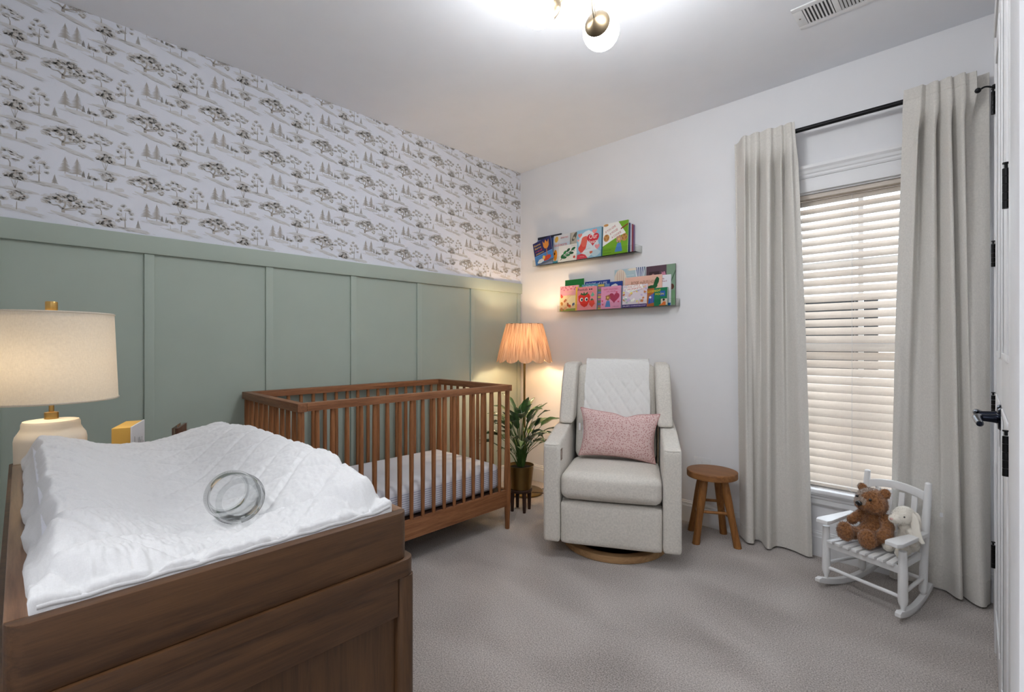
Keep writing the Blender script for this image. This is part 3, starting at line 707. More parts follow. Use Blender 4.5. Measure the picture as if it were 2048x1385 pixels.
def a_val(a):
    a.tx('HAPPY VALENTINE\'S', .14, .84, .72, .07, (196, 52, 84)); a.tx('DAY, MOUSE!', .30, .73, .44, .07, (196, 52, 84)); a.heart(.68, .50, .27, (176, 60, 92), .95)
    a.pl([(.22, .08), (.50, .08), (.45, .36), (.30, .36)], (96, 140, 198)); [a.el(.36+.08*cos(k*1.257), .50+.08*sin(k*1.257), .055, .055, (176, 120, 76), 10) for k in range(5)]; a.el(.36, .50, .045, .045, (236, 200, 110), 10); a.rc(.35, .36, .37, .44, (70, 120, 60))
    for x, z in ((.08, .36), (.10, .20), (.90, .30), (.80, .72)): a.heart(x, z, .05, (220, 90, 120))
    a.tx('a little story', .62, .07, .30, .04, (120, 60, 90))
def a_ball(a):
    a.el(.20, .74, .21, .26, (240, 224, 206), 20); [a.el(.20+.065*(k-1.5), .74, .014, .25, (222, 190, 168), 12) for k in range(4)]; a.pl([(.10, .56), (.30, .56), (.23, .44), (.17, .44)], (232, 212, 190))
    a.el(.85, .90, .15, .22, (226, 232, 240), 16); [a.pl([(.72+.065*k, 1.0), (.75+.065*k, 1.0), (.80+.03*k, .72), (.79+.03*k, .72)], (36, 72, 130)) for k in range(5)]
    a.el(.6, .97, .16, .03, (244, 232, 214), 12, 0, .3); a.tx('up and away', .36, .80, .30, .05, (240, 246, 246))
def a_rosie(a):
    a.tx('ROSIE the', .18, .73, .34, .12, (150, 84, 46)); a.tx('TRUFFLE HOUND', .50, .74, .38, .11, (150, 84, 46))
    a.el(.08, .70, .07, .05, (60, 120, 70), 8, .3, .4); a.el(.86, .78, .06, .16, (28, 92, 50), 10, -.2, .4); a.el(.74, .60, .16, .07, (28, 92, 50), 12, .3, .4); a.el(.62, .48, .06, .10, (28, 92, 50), 10)
    for k in range(6): a.pl([(.62+.05*k, .30), (.63+.05*k, .30), (.66+.05*k, .52), (.64+.05*k, .52)], (140, 84, 50))
def a_monk(a):
    a.rc(0, .14, 1, 1, (226, 214, 222)); r = random.Random(5)
    for k in range(46): a.el(r.uniform(.05, .95), r.uniform(.18, .92), r.uniform(.03, .08), r.uniform(.03, .07), ((240, 220, 120), (206, 188, 222), (236, 190, 180), (250, 246, 238), (206, 132, 84), (180, 200, 190))[k % 6], 8, k, .6)
    a.pl([(.14, .74), (.20, .98), (.78, 1.0), (.84, .82), (.30, .66)], (250, 248, 244)); a.tx('FIVE LITTLE', .22, .87, .50, .08, (206, 66, 50), .06); a.tx('MONKEYS', .22, .76, .56, .09, (206, 66, 50), .06); a.tx('jumping on the bed', .30, .70, .48, .035, (60, 110, 100), .08)
    a.rc(0, 0, 1, .14, (74, 48, 118)); a.tx('EILEEN CHRISTELOW', .04, .045, .92, .05, (240, 236, 246))
def a_moon(a):
    a.rc(0, 0, .36, 1, (170, 96, 44)); a.pl([(.06, .14), (.10, .56), (.36, .74), (.36, .20)], (30, 92, 176)); a.rc(.66, .52, .90, .82, (30, 92, 176)); a.el(.17, .50, .06, .06, (240, 244, 246), 12)
    for x in (.20, .28): a.rc(x, .18, x+.012, .66, (206, 120, 60))
    a.tx('GOODNIGHT', .02, .76, .66, .12, (246, 222, 44), .05); a.tx('MOON', .42, .60, .42, .11, (246, 222, 44)); a.rc(.70, .04, 1, .38, (222, 206, 190)); a.pl([(.60, .02), (.94, .02), (.94, .2), (.84, .24), (.74, .12)], (226, 116, 50)); a.el(.84, .32, .06, .06, (40, 26, 22), 10)
def a_white(a): a.rc(.0, 0, 1, .10, (40, 110, 180)); a.tx('I love', .08, .86, .6, .06, (170, 50, 90)); a.tx('Dad', .5, .78, .3, .05, (170, 50, 90))
def a_mural(a):
    a.rc(.70, 0, 1, 1, (132, 160, 136)); a.pl([(.1, .62), (.46, .62), (.46, .86), (.1, .86)], (66, 44, 50)); a.el(.24, .74, .07, .07, (190, 130, 130), 10); a.el(.38, .68, .06, .06, (190, 140, 110), 10)
    [a.el(.60+.04*cos(k*1.3), .76+.05*sin(k*1.3), .05, .03, (206, 134, 160), 8, k, .5) for k in range(6)]; a.pl([(.72, .40), (1, .86), (1, .80), (.76, .38)], (80, 106, 84)); a.el(.88, .46, .08, .07, (96, 56, 40), 10); a.pl([(.76, .04), (1, .04), (1, .36), (.84, .38)], (120, 160, 120))
zA = ZA+.005; zB = ZB+.005
# upper ledge
book('dark blue night-sky picture book at the back left of the upper ledge', .226, zA, .262, .256, .007, 3.128, (26, 34, 56), a_night, .03, 0, G1)
book('light blue picture book just behind the leftmost navy book of the upper ledge', .232, zA, .178, .228, .006, 3.112, (150, 168, 206), a_birds, .04, 0, G1)
book('navy and orange book with yellow lettering, leftmost and tilted on the upper ledge', .258, zA+.002, .200, .198, .008, 3.074, (42, 44, 100), a_llama, .06, -.24, G1, (220, 220, 230))
book('grey book lettered bookworm, half hidden behind the small white leafy book', .425, zA, .166, .236, .008, 3.100, (216, 218, 222), a_worm, .05, 0, G1)
book('beige book with dark red spine in the middle rear of the upper ledge', .574, zA, .090, .240, .008, 3.120, (206, 196, 178), a_beige, .03, 0, G1, (150, 44, 50))
book('small white board book with green leaves, front of the upper ledge', .500, zA, .182, .136, .012, 3.076, (240, 238, 232), a_leafy, .06, 0, G1)
book('teal book showing only a strip right of the red heart book', .800, zA, .104, .236, .008, 3.112, (74, 140, 164), None, .03, 0, G1)
book('pale blue book with a big red heart in front of the upper ledge', .678, zA, .228, .235, .010, 3.080, (150, 196, 222), a_heart, .05, 0, G1)
book('pale pink-grey book just behind the bright green cookie book', .940, zA, .150, .245, .007, 3.110, (224, 206, 200), None, .03, 0, G1)
book('bright green and white cookie book at the right end of the upper ledge', .923, zA, .214, .245, .011, 3.080, (122, 176, 40), a_cookie, .06, 0, G1, (240, 240, 240))
for i, (c, lab) in enumerate((((52, 60, 130), 'blue thin book, frontmost of the edge-on stack ending the upper ledge'), ((214, 214, 222), 'pale grey thin book in the edge-on stack ending the upper ledge'), ((150, 44, 64), 'dark red thin book in the edge-on stack ending the upper ledge'), ((128, 104, 150), 'purple thin book, rearmost of the edge-on stack ending the upper ledge'))):
    book(lab, .985+.006*i, zA, .160, .222-.004*i, .0085, 3.0985+.0105*i, c, None, .02, 0, G1)
# lower ledge
book('dark mauve and green picture book, tallest at the right of the lower ledge', 1.256, zB, .220, .292, .006, 3.136, (92, 68, 80), a_mural, .02, 0, G2)
book('pale blue hot-air-balloon picture book at the rear of the lower ledge', .993, zB, .252, .295, .006, 3.134, (186, 208, 214), a_ball, .02, 0, G2)
book('green treetop picture book at the left rear of the lower ledge', .533, zB, .190, .258, .008, 3.118, (236, 240, 232), a_trees, .03, 0, G2)
book('royal blue picture book with white lettering behind the pink valentine book', .728, zB, .228, .228, .006, 3.126, (36, 66, 150), a_blue, .02, 0, G2)
book('small blue book right of the royal blue book, rear of the lower ledge', .962, zB, .110, .206, .005, 3.116, (40, 70, 150), a_blue2, .02, 0, G2)
book('teal sea picture book just behind the strawberry book', .714, zB, .152, .205, .007, 3.100, (96, 160, 182), a_fish, .04, 0, G2)
book('narrow multicoloured book between the strawberry book and the pink heart book', .874, zB, .055, .196, .007, 3.090, (120, 130, 120), a_quilt, .03, 0, G2)
book('pink and cream garden picture book, leftmost front of the lower ledge', .512, zB, .184, .205, .009, 3.078, (232, 168, 178), a_spring, .05, 0, G2)
book('pink board book with a strawberry and eyes, front of the lower ledge', .690, zB, .178, .183, .013, 3.072, (238, 150, 156), a_straw, .06, 0, G2)
book('pink valentine book with a dark pink heart, front of the lower ledge', .912, zB, .170, .168, .010, 3.074, (230, 158, 190), a_val, .05, 0, G2)
book('white picture book with blue base strip beside the tall mauve book', 1.300, zB, .150, .218, .007, 3.120, (234, 234, 240), a_white, .02, 0, G2)
book('wide peach book about a truffle hound, middle rear of the lower ledge', 1.100, zB, .290, .224, .007, 3.106, (236, 190, 170), a_rosie, .03, 0, G2)
book('busy pastel monkeys book with purple base strip, front of the lower ledge', 1.097, zB, .198, .163, .009, 3.076, (236, 226, 230), a_monk, .05, 0, G2)
book('green and brown goodnight board book, rightmost front of the lower ledge', 1.297, zB, .150, .126, .014, 3.072, (22, 118, 78), a_moon, .05, 0, G2)

# ================================================================ CURTAINS
rod_ = thing('curtain_rod', 'black metal curtain rod across the top of the window', 'curtain rod', (2.45, 3.062, 2.408))
MB().rod((-.480, 0, 0), (.478, 0, 0), .0125, M_black, seg=20).build('pole', rod_)
for x in (-.482, .480): MB().lathe([(.0135, 0), (.016, .004), (.016, .012), (.010, .018), (.002, .020)], M_black, (x, 0, 0), 20, (1 if x > 0 else -1, 0, 0)).build('finial', rod_)
for x in (-.50, .50): MB().rod((x, .015, 0), (x, .094, 0), .006, M_black).box((x-.012, .0905, -.035), (x+.012, .0965, .035), M_black, .002).build('bracket', rod_)
def sst(a, b, x): t = min(1, max(0, (x-a)/(b-a))); return t*t*(3-2*t)
def curtain(name, label, top, bot, z0, z1, hem, seedv):
    """top/bot: plan control points (x,y) of the folded cloth at the pole and at the floor"""
    N, K = 170, 90
    T = spline([(x, y, 0) for x, y in top], N); B = spline([(x, y, 0) for x, y in bot], N)
    rnd = random.Random(seedv); th = .0022
    def P(i, k, off=0.0):
        t = k/K; e = t**.75; z = z1+(z0[0]+(z0[1]-z0[0])*i/(N-1)-z1)*t
        p = T[i]*(1-e)+B[i]*e
        q = noise.noise(Vector((p.x*9, seedv, z*1.2)))*.006*min(1, t*4)+noise.noise(Vector((p.x*30, seedv, z*5)))*.0012
        y = p.y+q; g_ = sst(2.22, 2.36, z)*sst(1.915, 1.935, p.x)*sst(2.968, 2.950, p.x); y = y*(1-g_)+(3.022+(y-3.030)*.26)*g_
        return Vector((p.x+.3*q+.42*(3.07-y)*sst(0, .04, T[i].x-T[0].x)*sst(0, .04, T[N-1].x-T[i].x), min(y, WY-.030), z))
    V, F = [], []
    for k in range(K+1):
        for i in range(N): V.append(P(i, k))
    for k in range(K+1):
        for i in range(N):
            p = V[k*N+i]; a = V[k*N+min(i+1, N-1)]; b = V[k*N+max(i-1, 0)]; n_ = Vector((-(a-b).y, (a-b).x, 0)); n_.normalize() if n_.length > 0 else None
            V.append(p+n_*th)
    S = (K+1)*N
    for k in range(K):
        for i in range(N-1):
            a = k*N+i; F += [(a, a+1, a+1+N, a+N), (S+a, S+a+N, S+a+N+1, S+a+1)]
    for k in range(K):
        for i in (0, N-1): a = k*N+i; F.append((a, a+N, S+a+N, S+a))
    for i in range(N-1):
        for k in (0, K): a = k*N+i; F.append((a, a+1, S+a+1, S+a))
    c = thing(name, label, 'curtain', (0, 0, 0))
    MB().add(V, F, M_curt).build('panel', c, 60)
    # hem stitch line: a slightly thicker turned band at the foot, and the pole pocket line
    for zz, nm in ((hem, 'hem'), (.055, 'pole_pocket')):
        mb = MB(); pts = []
        kk = (1-zz/(z1))*K if nm == 'hem' else zz/(z1)*K
        k0 = int(kk); 
        for i in range(0, N): p = V[S+k0*N+i] if False else V[k0*N+i]; q = V[S+k0*N+i]; d = (q-p).normalized(); pts.append(p-d*.0004)
        mb.tube(pts, .0011, M_curt, 5); mb.build('seam', c, 60)
    return c
curtain('curtain', 'cream linen curtain panel left of the window, beside the stool',
 [(1.872, 3.120), (1.905, 3.120), (1.930, 3.075), (1.945, 3.035), (1.962, 3.095), (1.975, 3.110), (1.990, 3.060), (2.008, 3.030), (2.022, 3.060), (2.035, 3.110), (2.052, 3.075), (2.068, 3.030), (2.088, 3.035), (2.100, 3.085), (2.115, 3.110), (2.130, 3.070), (2.142, 3.040), (2.158, 3.100), (2.170, 3.050), (2.185, 3.028), (2.205, 3.060), (2.226, 3.060)],
 [(1.905, 3.115), (1.925, 3.110), (1.942, 3.070), (1.955, 3.035), (1.975, 3.030), (1.998, 3.045), (2.006, 3.090), (2.016, 3.115), (2.036, 3.118), (2.050, 3.095), (2.056, 3.050), (2.070, 3.020), (2.090, 3.035), (2.108, 3.070), (2.128, 3.100), (2.150, 3.110), (2.175, 3.112), (2.200, 3.108), (2.230, 3.098), (2.258, 3.080), (2.282, 3.070), (2.302, 3.085)],
 (.014, .012), 2.452, .075, 3)
curtain('curtain', 'cream linen curtain panel right of the window, behind the small rocking chair',
 [(2.704, 3.070), (2.722, 3.066), (2.740, 3.050), (2.752, 3.030), (2.768, 3.090), (2.776, 3.115), (2.786, 3.060), (2.798, 3.028), (2.812, 3.050), (2.820, 3.105), (2.832, 3.060), (2.844, 3.026), (2.858, 3.040), (2.866, 3.100), (2.880, 3.060), (2.890, 3.022), (2.905, 3.040), (2.914, 3.110), (2.930, 3.115), (2.955, 3.112), (2.985, 3.105), (3.002, 3.100)],
 [(2.640, 3.092), (2.665, 3.080), (2.690, 3.095), (2.715, 3.112), (2.742, 3.118), (2.770, 3.112), (2.795, 3.118), (2.822, 3.118), (2.848, 3.120), (2.868, 3.115), (2.878, 3.090), (2.886, 3.060), (2.900, 3.052), (2.915, 3.070), (2.924, 3.105), (2.930, 3.100), (2.938, 3.060), (2.952, 3.036), (2.968, 3.036), (2.984, 3.050), (2.996, 3.070), (3.006, 3.100)],
 (.014, .012), 2.452, .085, 9)
# ================================================================ DRESSER, CHANGING TRAY, PAD, QUILT
dx0, dx1, dy0, dy1 = .80, 2.252, -.024, .487
dr = thing('dresser', 'long dark walnut-stained dresser in the left foreground carrying the changing tray', 'dresser', (0, 0, 0))
def rounded(x0, x1, y0, y1, r, n=6):
    P = []
    for cx_, cy_, a0 in ((x1-r, y1-r, 0), (x0+r, y1-r, PI/2), (x0+r, y0+r, PI), (x1-r, y0+r, 1.5*PI)):
        for k in range(n+1): a = a0+PI/2*k/n; P.append((cx_+r*cos(a), cy_+r*sin(a)))
    return P
MB().prism(rounded(dx0, dx1, dy0, dy1, .022), 'Z', .804, .833, M_dress, .0015).build('dresser_top', dr)
for xa, xb in ((dx1-.032, dx1-.001), (dx0+.001, dx0+.032)):
    for ya, yb, nm in ((dy1-.034, dy1-.001, 'corner_post'), (dy0+.001, dy0+.034, 'corner_post')):
        MB().prism(rounded(xa, xb, ya, yb, .012, 4), 'Z', .155, .8035, M_dressz, .001).build(nm, dr)
for xa, xb in ((dx1-.028, dx1-.004), (dx0+.004, dx0+.028)):
    MB().box((xa, dy0+.0345, .738), (xb, dy1-.0345, .8035), M_dress, .001).build('side_rail', dr)
    MB().box((xa, dy0+.0345, .16), (xb, dy1-.0345, .225), M_dress, .001).build('side_rail', dr)
    q = .008 if xa > 2 else -.008
    MB().box((xa-q+(.002 if xa > 2 else .012), dy0+.0345, .2255), (xb-q-(.004 if xa > 2 else -.002), dy1-.0345, .7375), M_dressz).build('side_panel', dr)
MB().box((dx0+.033, dy0+.004, .16), (dx1-.033, dy0+.014, .8035), M_dressx).build('back_panel', dr)
MB().box((dx0+.033, dy0+.015, .160), (dx1-.033, dy1-.03, .176), M_dressx).build('bottom_board', dr)
for i in range(2):
    for j in range(3):
        x0 = dx0+.037+i*.693; z0 = .182+j*.206
        d_ = MB().box((x0, dy1-.024, z0), (x0+.685, dy1-.004, z0+.198), M_dressx, .002).build('drawer', dr)
        for xk in (.18, .505): MB().lathe([(.007, 0), (.007, .012), (.014, .018), (.015, .024), (.010, .028)], M_dressz, (x0+xk, dy1-.0038, z0+.1), 16, (0, 1, 0)).build('knob', d_)
for x in (dx0+.06, dx1-.06):
    for y in (dy0+.05, dy1-.05): MB().lathe([(.013, 0), (.021, .154)], M_dressz, (x, y, 0), 16).build('leg', dr)

tx0, tx1, ty0, ty1, tz0, tz1 = 1.290, 2.246, -.013, .476, .8335, .9140
tr = thing('changing_tray', 'low dark wooden changing tray sitting on the right end of the dresser', 'changing tray', (0, 0, 0))
def wall_board(poly, nm, m): MB().prism(poly, 'Z', tz0, tz1, m, .002, 2).build(nm, tr)
r = .020; P = []
P += [(tx1-.020, ty0+.0), (tx1-r, ty0)]+[(tx1-r+r*cos(a), ty0+r+r*sin(a)) for a in [-PI/2+PI/2*k/6 for k in range(1, 7)]]
P += [(tx1-r+r*cos(a), ty1-r+r*sin(a)) for a in [PI/2*k/6 for k in range(0, 7)]]
P = P[1:]
wall_board(P, 'end_board', M_dress)
wall_board([(tx0, ty0), (tx0+.020, ty0), (tx0+.020, ty1), (tx0, ty1)], 'end_board', M_dress)
wall_board([(tx0+.0205, ty0), (tx1-.0205, ty0), (tx1-.0205, ty0+.020), (tx0+.0205, ty0+.020)], 'side_board', M_dressx)
wall_board([(tx0+.0205, ty1-.020), (tx1-.0205, ty1-.020), (tx1-.0205, ty1), (tx0+.0205, ty1)], 'side_board', M_dressx)

def sst(a, b, x): t = min(1, max(0, (x-a)/(b-a))); return t*t*(3-2*t)
qx0, qx1, qy0, qy1 = 1.318, 2.2245, .0085, .4545
def quilt_base(x, y):
    v = .934-.034*sst(1.35, 1.95, x)+.010*sst(2.0, 2.2, x)
    rf = .966+.020*sst(1.33, 1.62, x)-.026*sst(2.02, 2.20, x)
    rb = .978+.004*sst(1.4, 1.8, x)-.030*sst(1.95, 2.20, x)
    s_ = (y-.225)/.23
    z = v+((rf if s_ > 0 else rb)-v)*sst(.12, .84, abs(s_))
    z -= (z-.916)*sst(.045, .0, qx1-x)**1.2                 # falls to the rim at the near end
    z -= (z-.920)*sst(.028, .0, qy1-y)
    z -= (z-.918)*sst(.030, .0, y-qy0)*.9
    return z
pd = thing('changing_pad', 'contoured white changing pad under the quilt in the wooden tray', 'changing pad', (0, 0, 0))
MB().loft([[(x, qy0+.012+(qy1-qy0-.024)*k/20, max(.8345, quilt_base(x, qy0+(qy1-qy0)*(.06+.88*k/20))-.014)) for k in range(21)]+[(x, qy1-.012, .8345), (x, qy0+.012, .8345)] for x in [qx0+.006+(qx1-qx0-.012)*i/24 for i in range(25)]], M_sheet).build('foam', pd)
qt = thing('quilt', 'white puckered gauze quilt with diamond stitching spread over the changing pad', 'quilt', (0, 0, 0))
NX, NY = 420, 230
V = []
for i in range(NX+1):
    for j in range(NY+1):
        x = qx0+(qx1-qx0)*i/NX; y = qy0+(qy1-qy0)*j/NY
        a = abs(sin(PI*(x*1.02+y*.80)/.118)); b_ = abs(sin(PI*(x*.82-y*1.02)/.118)); d_ = min(a, b_)
        near = .55+.9*sst(1.8, 2.2, x)
        h = .0068*min(1, d_*2.2)**.55*near
        cr = noise.noise(Vector((x*42, y*95, .3)))*.0020+abs(noise.noise(Vector((x*60+3, y*150, 1.7))))*.0030
        pk = noise.noise(Vector((x*30, y*30, 7)))*.0022*(1-min(1, d_*1.6))
        bz = quilt_base(x, y)
        z = bz+h+(cr+pk)*near
        edge = min(qx1-x, y-qy0, qy1-y)
        z += .0022*sst(.010, .005, edge)*sst(0, .003, edge)      # bound edge
        # loose folds where the quilt is tucked behind the back ridge
        fo = sst(.075, .0, y-qy0)
        yy = y-.009*fo*(.5+.9*noise.noise(Vector((x*13, 9.1, 0))))+.003*noise.noise(Vector((x*14, 0, 2)))*fo
        z += .006*fo*noise.noise(Vector((x*22, 4, 2)))
        xx = x
        if edge <= 0: z -= .002
        V.append((xx, yy, z))
F = [(i*(NY+1)+j, (i+1)*(NY+1)+j, (i+1)*(NY+1)+j+1, i*(NY+1)+j+1) for i in range(NX) for j in range(NY)]
o_ = len(V)
per = [(i, 0) for i in range(NX+1)]+[(NX, j) for j in range(1, NY+1)]+[(i, NY) for i in range(NX-1, -1, -1)]+[(0, j) for j in range(NY-1, 0, -1)]
for (i, j) in per: p = V[i*(NY+1)+j]; V.append((p[0], max(.009, min(.454, p[1])), max(p[2]-.05, .865)))
for k in range(len(per)):
    a = per[k]; b_ = per[(k+1) % len(per)]; F.append((a[0]*(NY+1)+a[1], b_[0]*(NY+1)+b_[1], o_+(k+1) % len(per), o_+k))
mb = MB(); mb.add(V, F, M_quilt); mb.build('cover', qt, 80)
mb = MB(); mb.tube([(qx1-.003, qy0+.004+(qy1-qy0-.008)*k/40, quilt_base(qx1-.003, qy0+(qy1-qy0)*k/40)+.0015+.001*sin(k*1.3)) for k in range(41)], .0042, M_quilt, 8); mb.build('binding', qt, 80)

# glass jar lying on the quilt
ax = Vector((.98, -.035, .07)).normalized(); jc = Vector((2.066, .249, .9525))
jar = thing('glass_jar', 'clear empty glass jar lying on its side on the white quilt', 'jar', tuple(jc))
prof = [(.0300, -.046), (.0325, -.044), (.0325, -.034), (.0320, -.032), (.0385, -.022), (.0400, -.016), (.0400, .030), (.0390, .036), (.0350, .040), (.0200, .0385), (.0010, .037),
        (.0010, .034), (.0200, .0350), (.0330, .0355), (.0372, .030), (.0372, -.014), (.0355, -.020), (.0295, -.031), (.0298, -.043)]
MB().lathe(prof+[prof[0]], M_jar, (0, 0, 0), 56, ax, cap=False).build('body', jar, 50)
MB().lathe([(.0255, .0395), (.0290, .0415), (.0330, .0412), (.0345, .0398), (.0290, .0385), (.0255, .0395)], M_jar, (0, 0, 0), 48, ax, cap=False).build('foot_ring', jar, 50)
MB().lathe([(.0335, -.0345), (.0345, -.0365), (.0335, -.0385), (.0326, -.0365), (.0335, -.0345)], M_jar, (0, 0, 0), 48, ax, cap=False).build('neck_ring', jar, 50)

# dresser lamp
lp = thing('table_lamp', 'cream ceramic jar lamp with white drum shade lit on the far end of the dresser', 'lamp', (1.017, .064, .8335))
MB().lathe([(r_*.735, h_) for r_, h_ in ((.098, 0), (.104, .006), (.106, .03), (.1075, .095), (.104, .108), (.094, .120), (.088, .130), (.087, .142), (.083, .149), (.050, .152), (.016, .153))], M_ceramic, (0, 0, -.012+.012), 48).build('base', lp)
MB().lathe([(.016, .1535), (.016, .172), (.006, .174), (.006, .466)], M_brass, (0, 0, 0), 24).build('neck', lp)
sh = MB(); R0, R1, z0, z1 = .152, .142, .206, .464; SG = 64
outer = [[((R0+(R1-R0)*t)*cos(2*PI*j/SG), (R0+(R1-R0)*t)*sin(2*PI*j/SG), z0+(z1-z0)*t) for j in range(SG)] for t in (0, .02, .5, .98, 1)]
inner = [[((R0+(R1-R0)*t-.0016)*cos(2*PI*j/SG), (R0+(R1-R0)*t-.0016)*sin(2*PI*j/SG), z0+(z1-z0)*t) for j in range(SG)] for t in (1, .5, 0)]
sh.loft(outer+inner+[outer[0]], M_shadeW, cap=False); S_ = sh.build('lamp_shade', lp, 60)
for z, R in ((z0+.003, R0), (z1-.003, R1)): MB().tube([((R+.0006)*cos(2*PI*j/64), (R+.0006)*sin(2*PI*j/64), z) for j in range(65)], .0022, M_shadeW, 6).build('shade_trim', S_, 60)
mb = MB()
mb.tube([((R1-.004)*cos(2*PI*j/40), (R1-.004)*sin(2*PI*j/40), z1-.014) for j in range(41)], .0016, M_brass, 6)
for a in (.3, .3+2.094, .3+4.189): mb.rod((.006*cos(a), .006*sin(a), z1-.008), ((R1-.004)*cos(a), (R1-.004)*sin(a), z1-.014), .0016, M_brass, seg=6)
mb.build('shade_spider', lp)
MB().lathe([(.013, .466), (.014, .468), (.014, .494), (.013, .496)], M_brass, (0, 0, 0), 24).build('finial', lp)
MB().ball((0, 0, .315), (.026, .026, .034), M_bulb2, 16, 10).rod((0, 0, .255), (0, 0, .285), .014, M_brass).build('bulb', lp)
l = bpy.data.lights.new('table_lamp_light', 'POINT'); l.energy = TABLE_W; l.color = (1, .84, .64); l.shadow_soft_size = .04
lo = bpy.data.objects.new('table_lamp_light', l); COL.objects.link(lo); lo.parent = lp; lo.location = (.034, -.034, .315)
cd = tag(MB().tube(spline([(1.017, -.050, .838), (1.02, -.075, .852), (1.05, -.105, .875), (1.12, -.130, .86), (1.22, -.145, .80), (1.30, -.15, .60), (1.30, -.16, .2), (1.2, -.17, .012)], 50), .0035, plain('tan_cord', srgb(196, 150, 92), .5), 8).build('lamp_cord'), 'thin tan electric cord looping behind the dresser lamp', 'cord')

# yellow box-shaped book and the small clear keepsake block on the dresser
yb = thing('yellow_box', 'small yellow box with a white printed front standing between lamp and tray', 'box', (1.018, .243, .8335), math.radians(-19.5))
Yc = pm(240, 192, 96); Yw = pm(238, 238, 240)
MB().box((-.080, -.026, 0), (.078, .020, .115), Yc, .0012).build('case', yb, 0)
mb = MB().box((-.081, .0203, .0005), (.080, .0238, .117), Yw, .0008)
mb.build('white_face', yb, 0)
mb = MB(); rr = random.Random(3)
for k in range(9): x = -.06+.015*k; h = rr.uniform(.02, .07); mb.box((x, .0239, .02), (x+.0025, .0242, .02+h), pm(120, 120, 124))
mb.build('printing', yb, 0)
kb = thing('photo_block', 'little dark picture block in a clear case standing behind the quilt peak', 'picture block', (1.090, .365, .8335), math.radians(-22))
MB().box((-.062, -.010, .002), (.062, .010, .106), M_acryl, .001).build('clear_case', kb, 0)
MB().box((-.060, .0, .003), (.060, .007, .104), pm(96, 66, 52)).build('picture', kb, 0)
MB().rod((.054, -.004, .004), (.054, -.004, .102), .002, M_nickel, seg=8).build('pin', kb, 0)

# ================================================================ CRIB
cb = thing('crib', 'walnut-brown wooden slatted baby crib against the sage panelled wall', 'crib', (0, 0, 0))
cx0, cx1, cy0, cy1 = .022, .792, .862, 2.232; ct = .935; rh = .037; rw = .042
MB().box((cx1-rw, cy0+rw+.0005, ct-rh), (cx1, cy1-rw-.0005, ct), M_criby, .003).build('top_rail', cb)
MB().box((cx0, cy0+rw+.0005, ct-rh), (cx0+rw, cy1-rw-.0005, ct), M_criby, .003).build('top_rail', cb)
MB().box((cx0, cy0, ct-rh-.002), (cx1, cy0+rw, ct), M_cribx, .003).build('top_rail', cb)
MB().box((cx0, cy1-rw, ct-rh-.002), (cx1, cy1, ct), M_cribx, .003).build('top_rail', cb)
lx0, lx1, ly0, ly1 = cx0+.022, cx1-.022, cy0+.022, cy1-.022
for x in (lx0, lx1):
    for y in (ly0, ly1): MB().lathe([(.0135, 0), (.0145, .002), (.0225, .25), (.0225, .30), (.0170, .55), (.0150, ct-rh-.0025)], M_crib, (x, y, 0), 20).build('leg', cb)
MB().box((lx1-.010, ly0+.016, .151), (lx1+.012, ly1-.016, .255), M_criby, .003).build('bottom_rail', cb)
MB().box((lx0-.012, ly0+.016, .151), (lx0+.010, ly1-.016, .255), M_criby, .003).build('bottom_rail', cb)
MB().box((lx0+.016, ly0-.012, .151), (lx1-.016, ly0+.010, .255), M_cribx, .003).build('bottom_rail', cb)
MB().box((lx0+.016, ly1-.010, .151), (lx1-.016, ly1+.012, .255), M_cribx, .003).build('bottom_rail', cb)
sl = MB().loft([[(.0118*k_*cos(a), .0118*k_*sin(a), z) for a in [2*PI*j/12 for j in range(12)]] for z, k_ in ((.2555, .86), (.40, 1.0), (.60, 1.06), (.80, .98), (ct-rh-.0005, .84))], M_crib).build('slat', cb, 50)
first = True
def put_slat(x, y, rz):
    global first
    if first: o = sl; first = False
    else: o = sl.copy(); COL.objects.link(o); o.parent = cb
    o.location = (x, y, 0); o.rotation_euler = (0, 0, rz)
nS = 17
for i in range(nS):
    y = ly0+(ly1-ly0)*(i+1)/(nS+1)
    put_slat(lx1+.001, y, 0); put_slat(lx0-.001, y, 0)
nE = 9
for i in range(nE):
    x = lx0+(lx1-lx0)*(i+1)/(nE+1)
    put_slat(x, ly0-.001, PI/2); put_slat(x, ly1+.001, PI/2)
MB().box((lx0+.012, ly0+.012, .232), (lx1-.012, ly1-.012, .250), M_stand, .002).build('mattress_board', cb)
def rbox(hx, hy, hz, r, n=14, puff=(0, 0, 0), fn=None):
    """rounded, puffed block centred at the origin -> verts, faces"""
    b = bmesh.new(); bmesh.ops.create_cube(b, size=2); bmesh.ops.subdivide_edges(b, edges=b.edges[:], cuts=n, use_grid_fill=True)
    for v in b.verts:
        p = v.co.copy(); q = Vector((p.x*hx, p.y*hy, p.z*hz)); c = Vector((max(-(hx-r), min(hx-r, q.x)), max(-(hy-r), min(hy-r, q.y)), max(-(hz-r), min(hz-r, q.z))))
        # push the outer shell of the cube on to the rounded shell
        d = q-c
        if d.length > 1e-9: q = c+d.normalized()*r if max(abs(p.x), abs(p.y), abs(p.z)) > .999 else q
        q.x += math.copysign(puff[0], p.x)*(1-p.y**2)*(1-p.z**2)*(abs(p.x) > .99); q.y += math.copysign(puff[1], p.y)*(1-p.x**2)*(1-p.z**2)*(abs(p.y) > .99)
        q.z += math.copysign(puff[2], p.z)*(1-p.x**2)*(1-p.y**2)*(abs(p.z) > .99)
        v.co = fn(q) if fn else q
    return b
mt = thing('crib_mattress', 'white crib mattress in a fitted sheet with thinly striped gathered sides', 'mattress', ((lx0+lx1)/2, (ly0+ly1)/2, .2515))
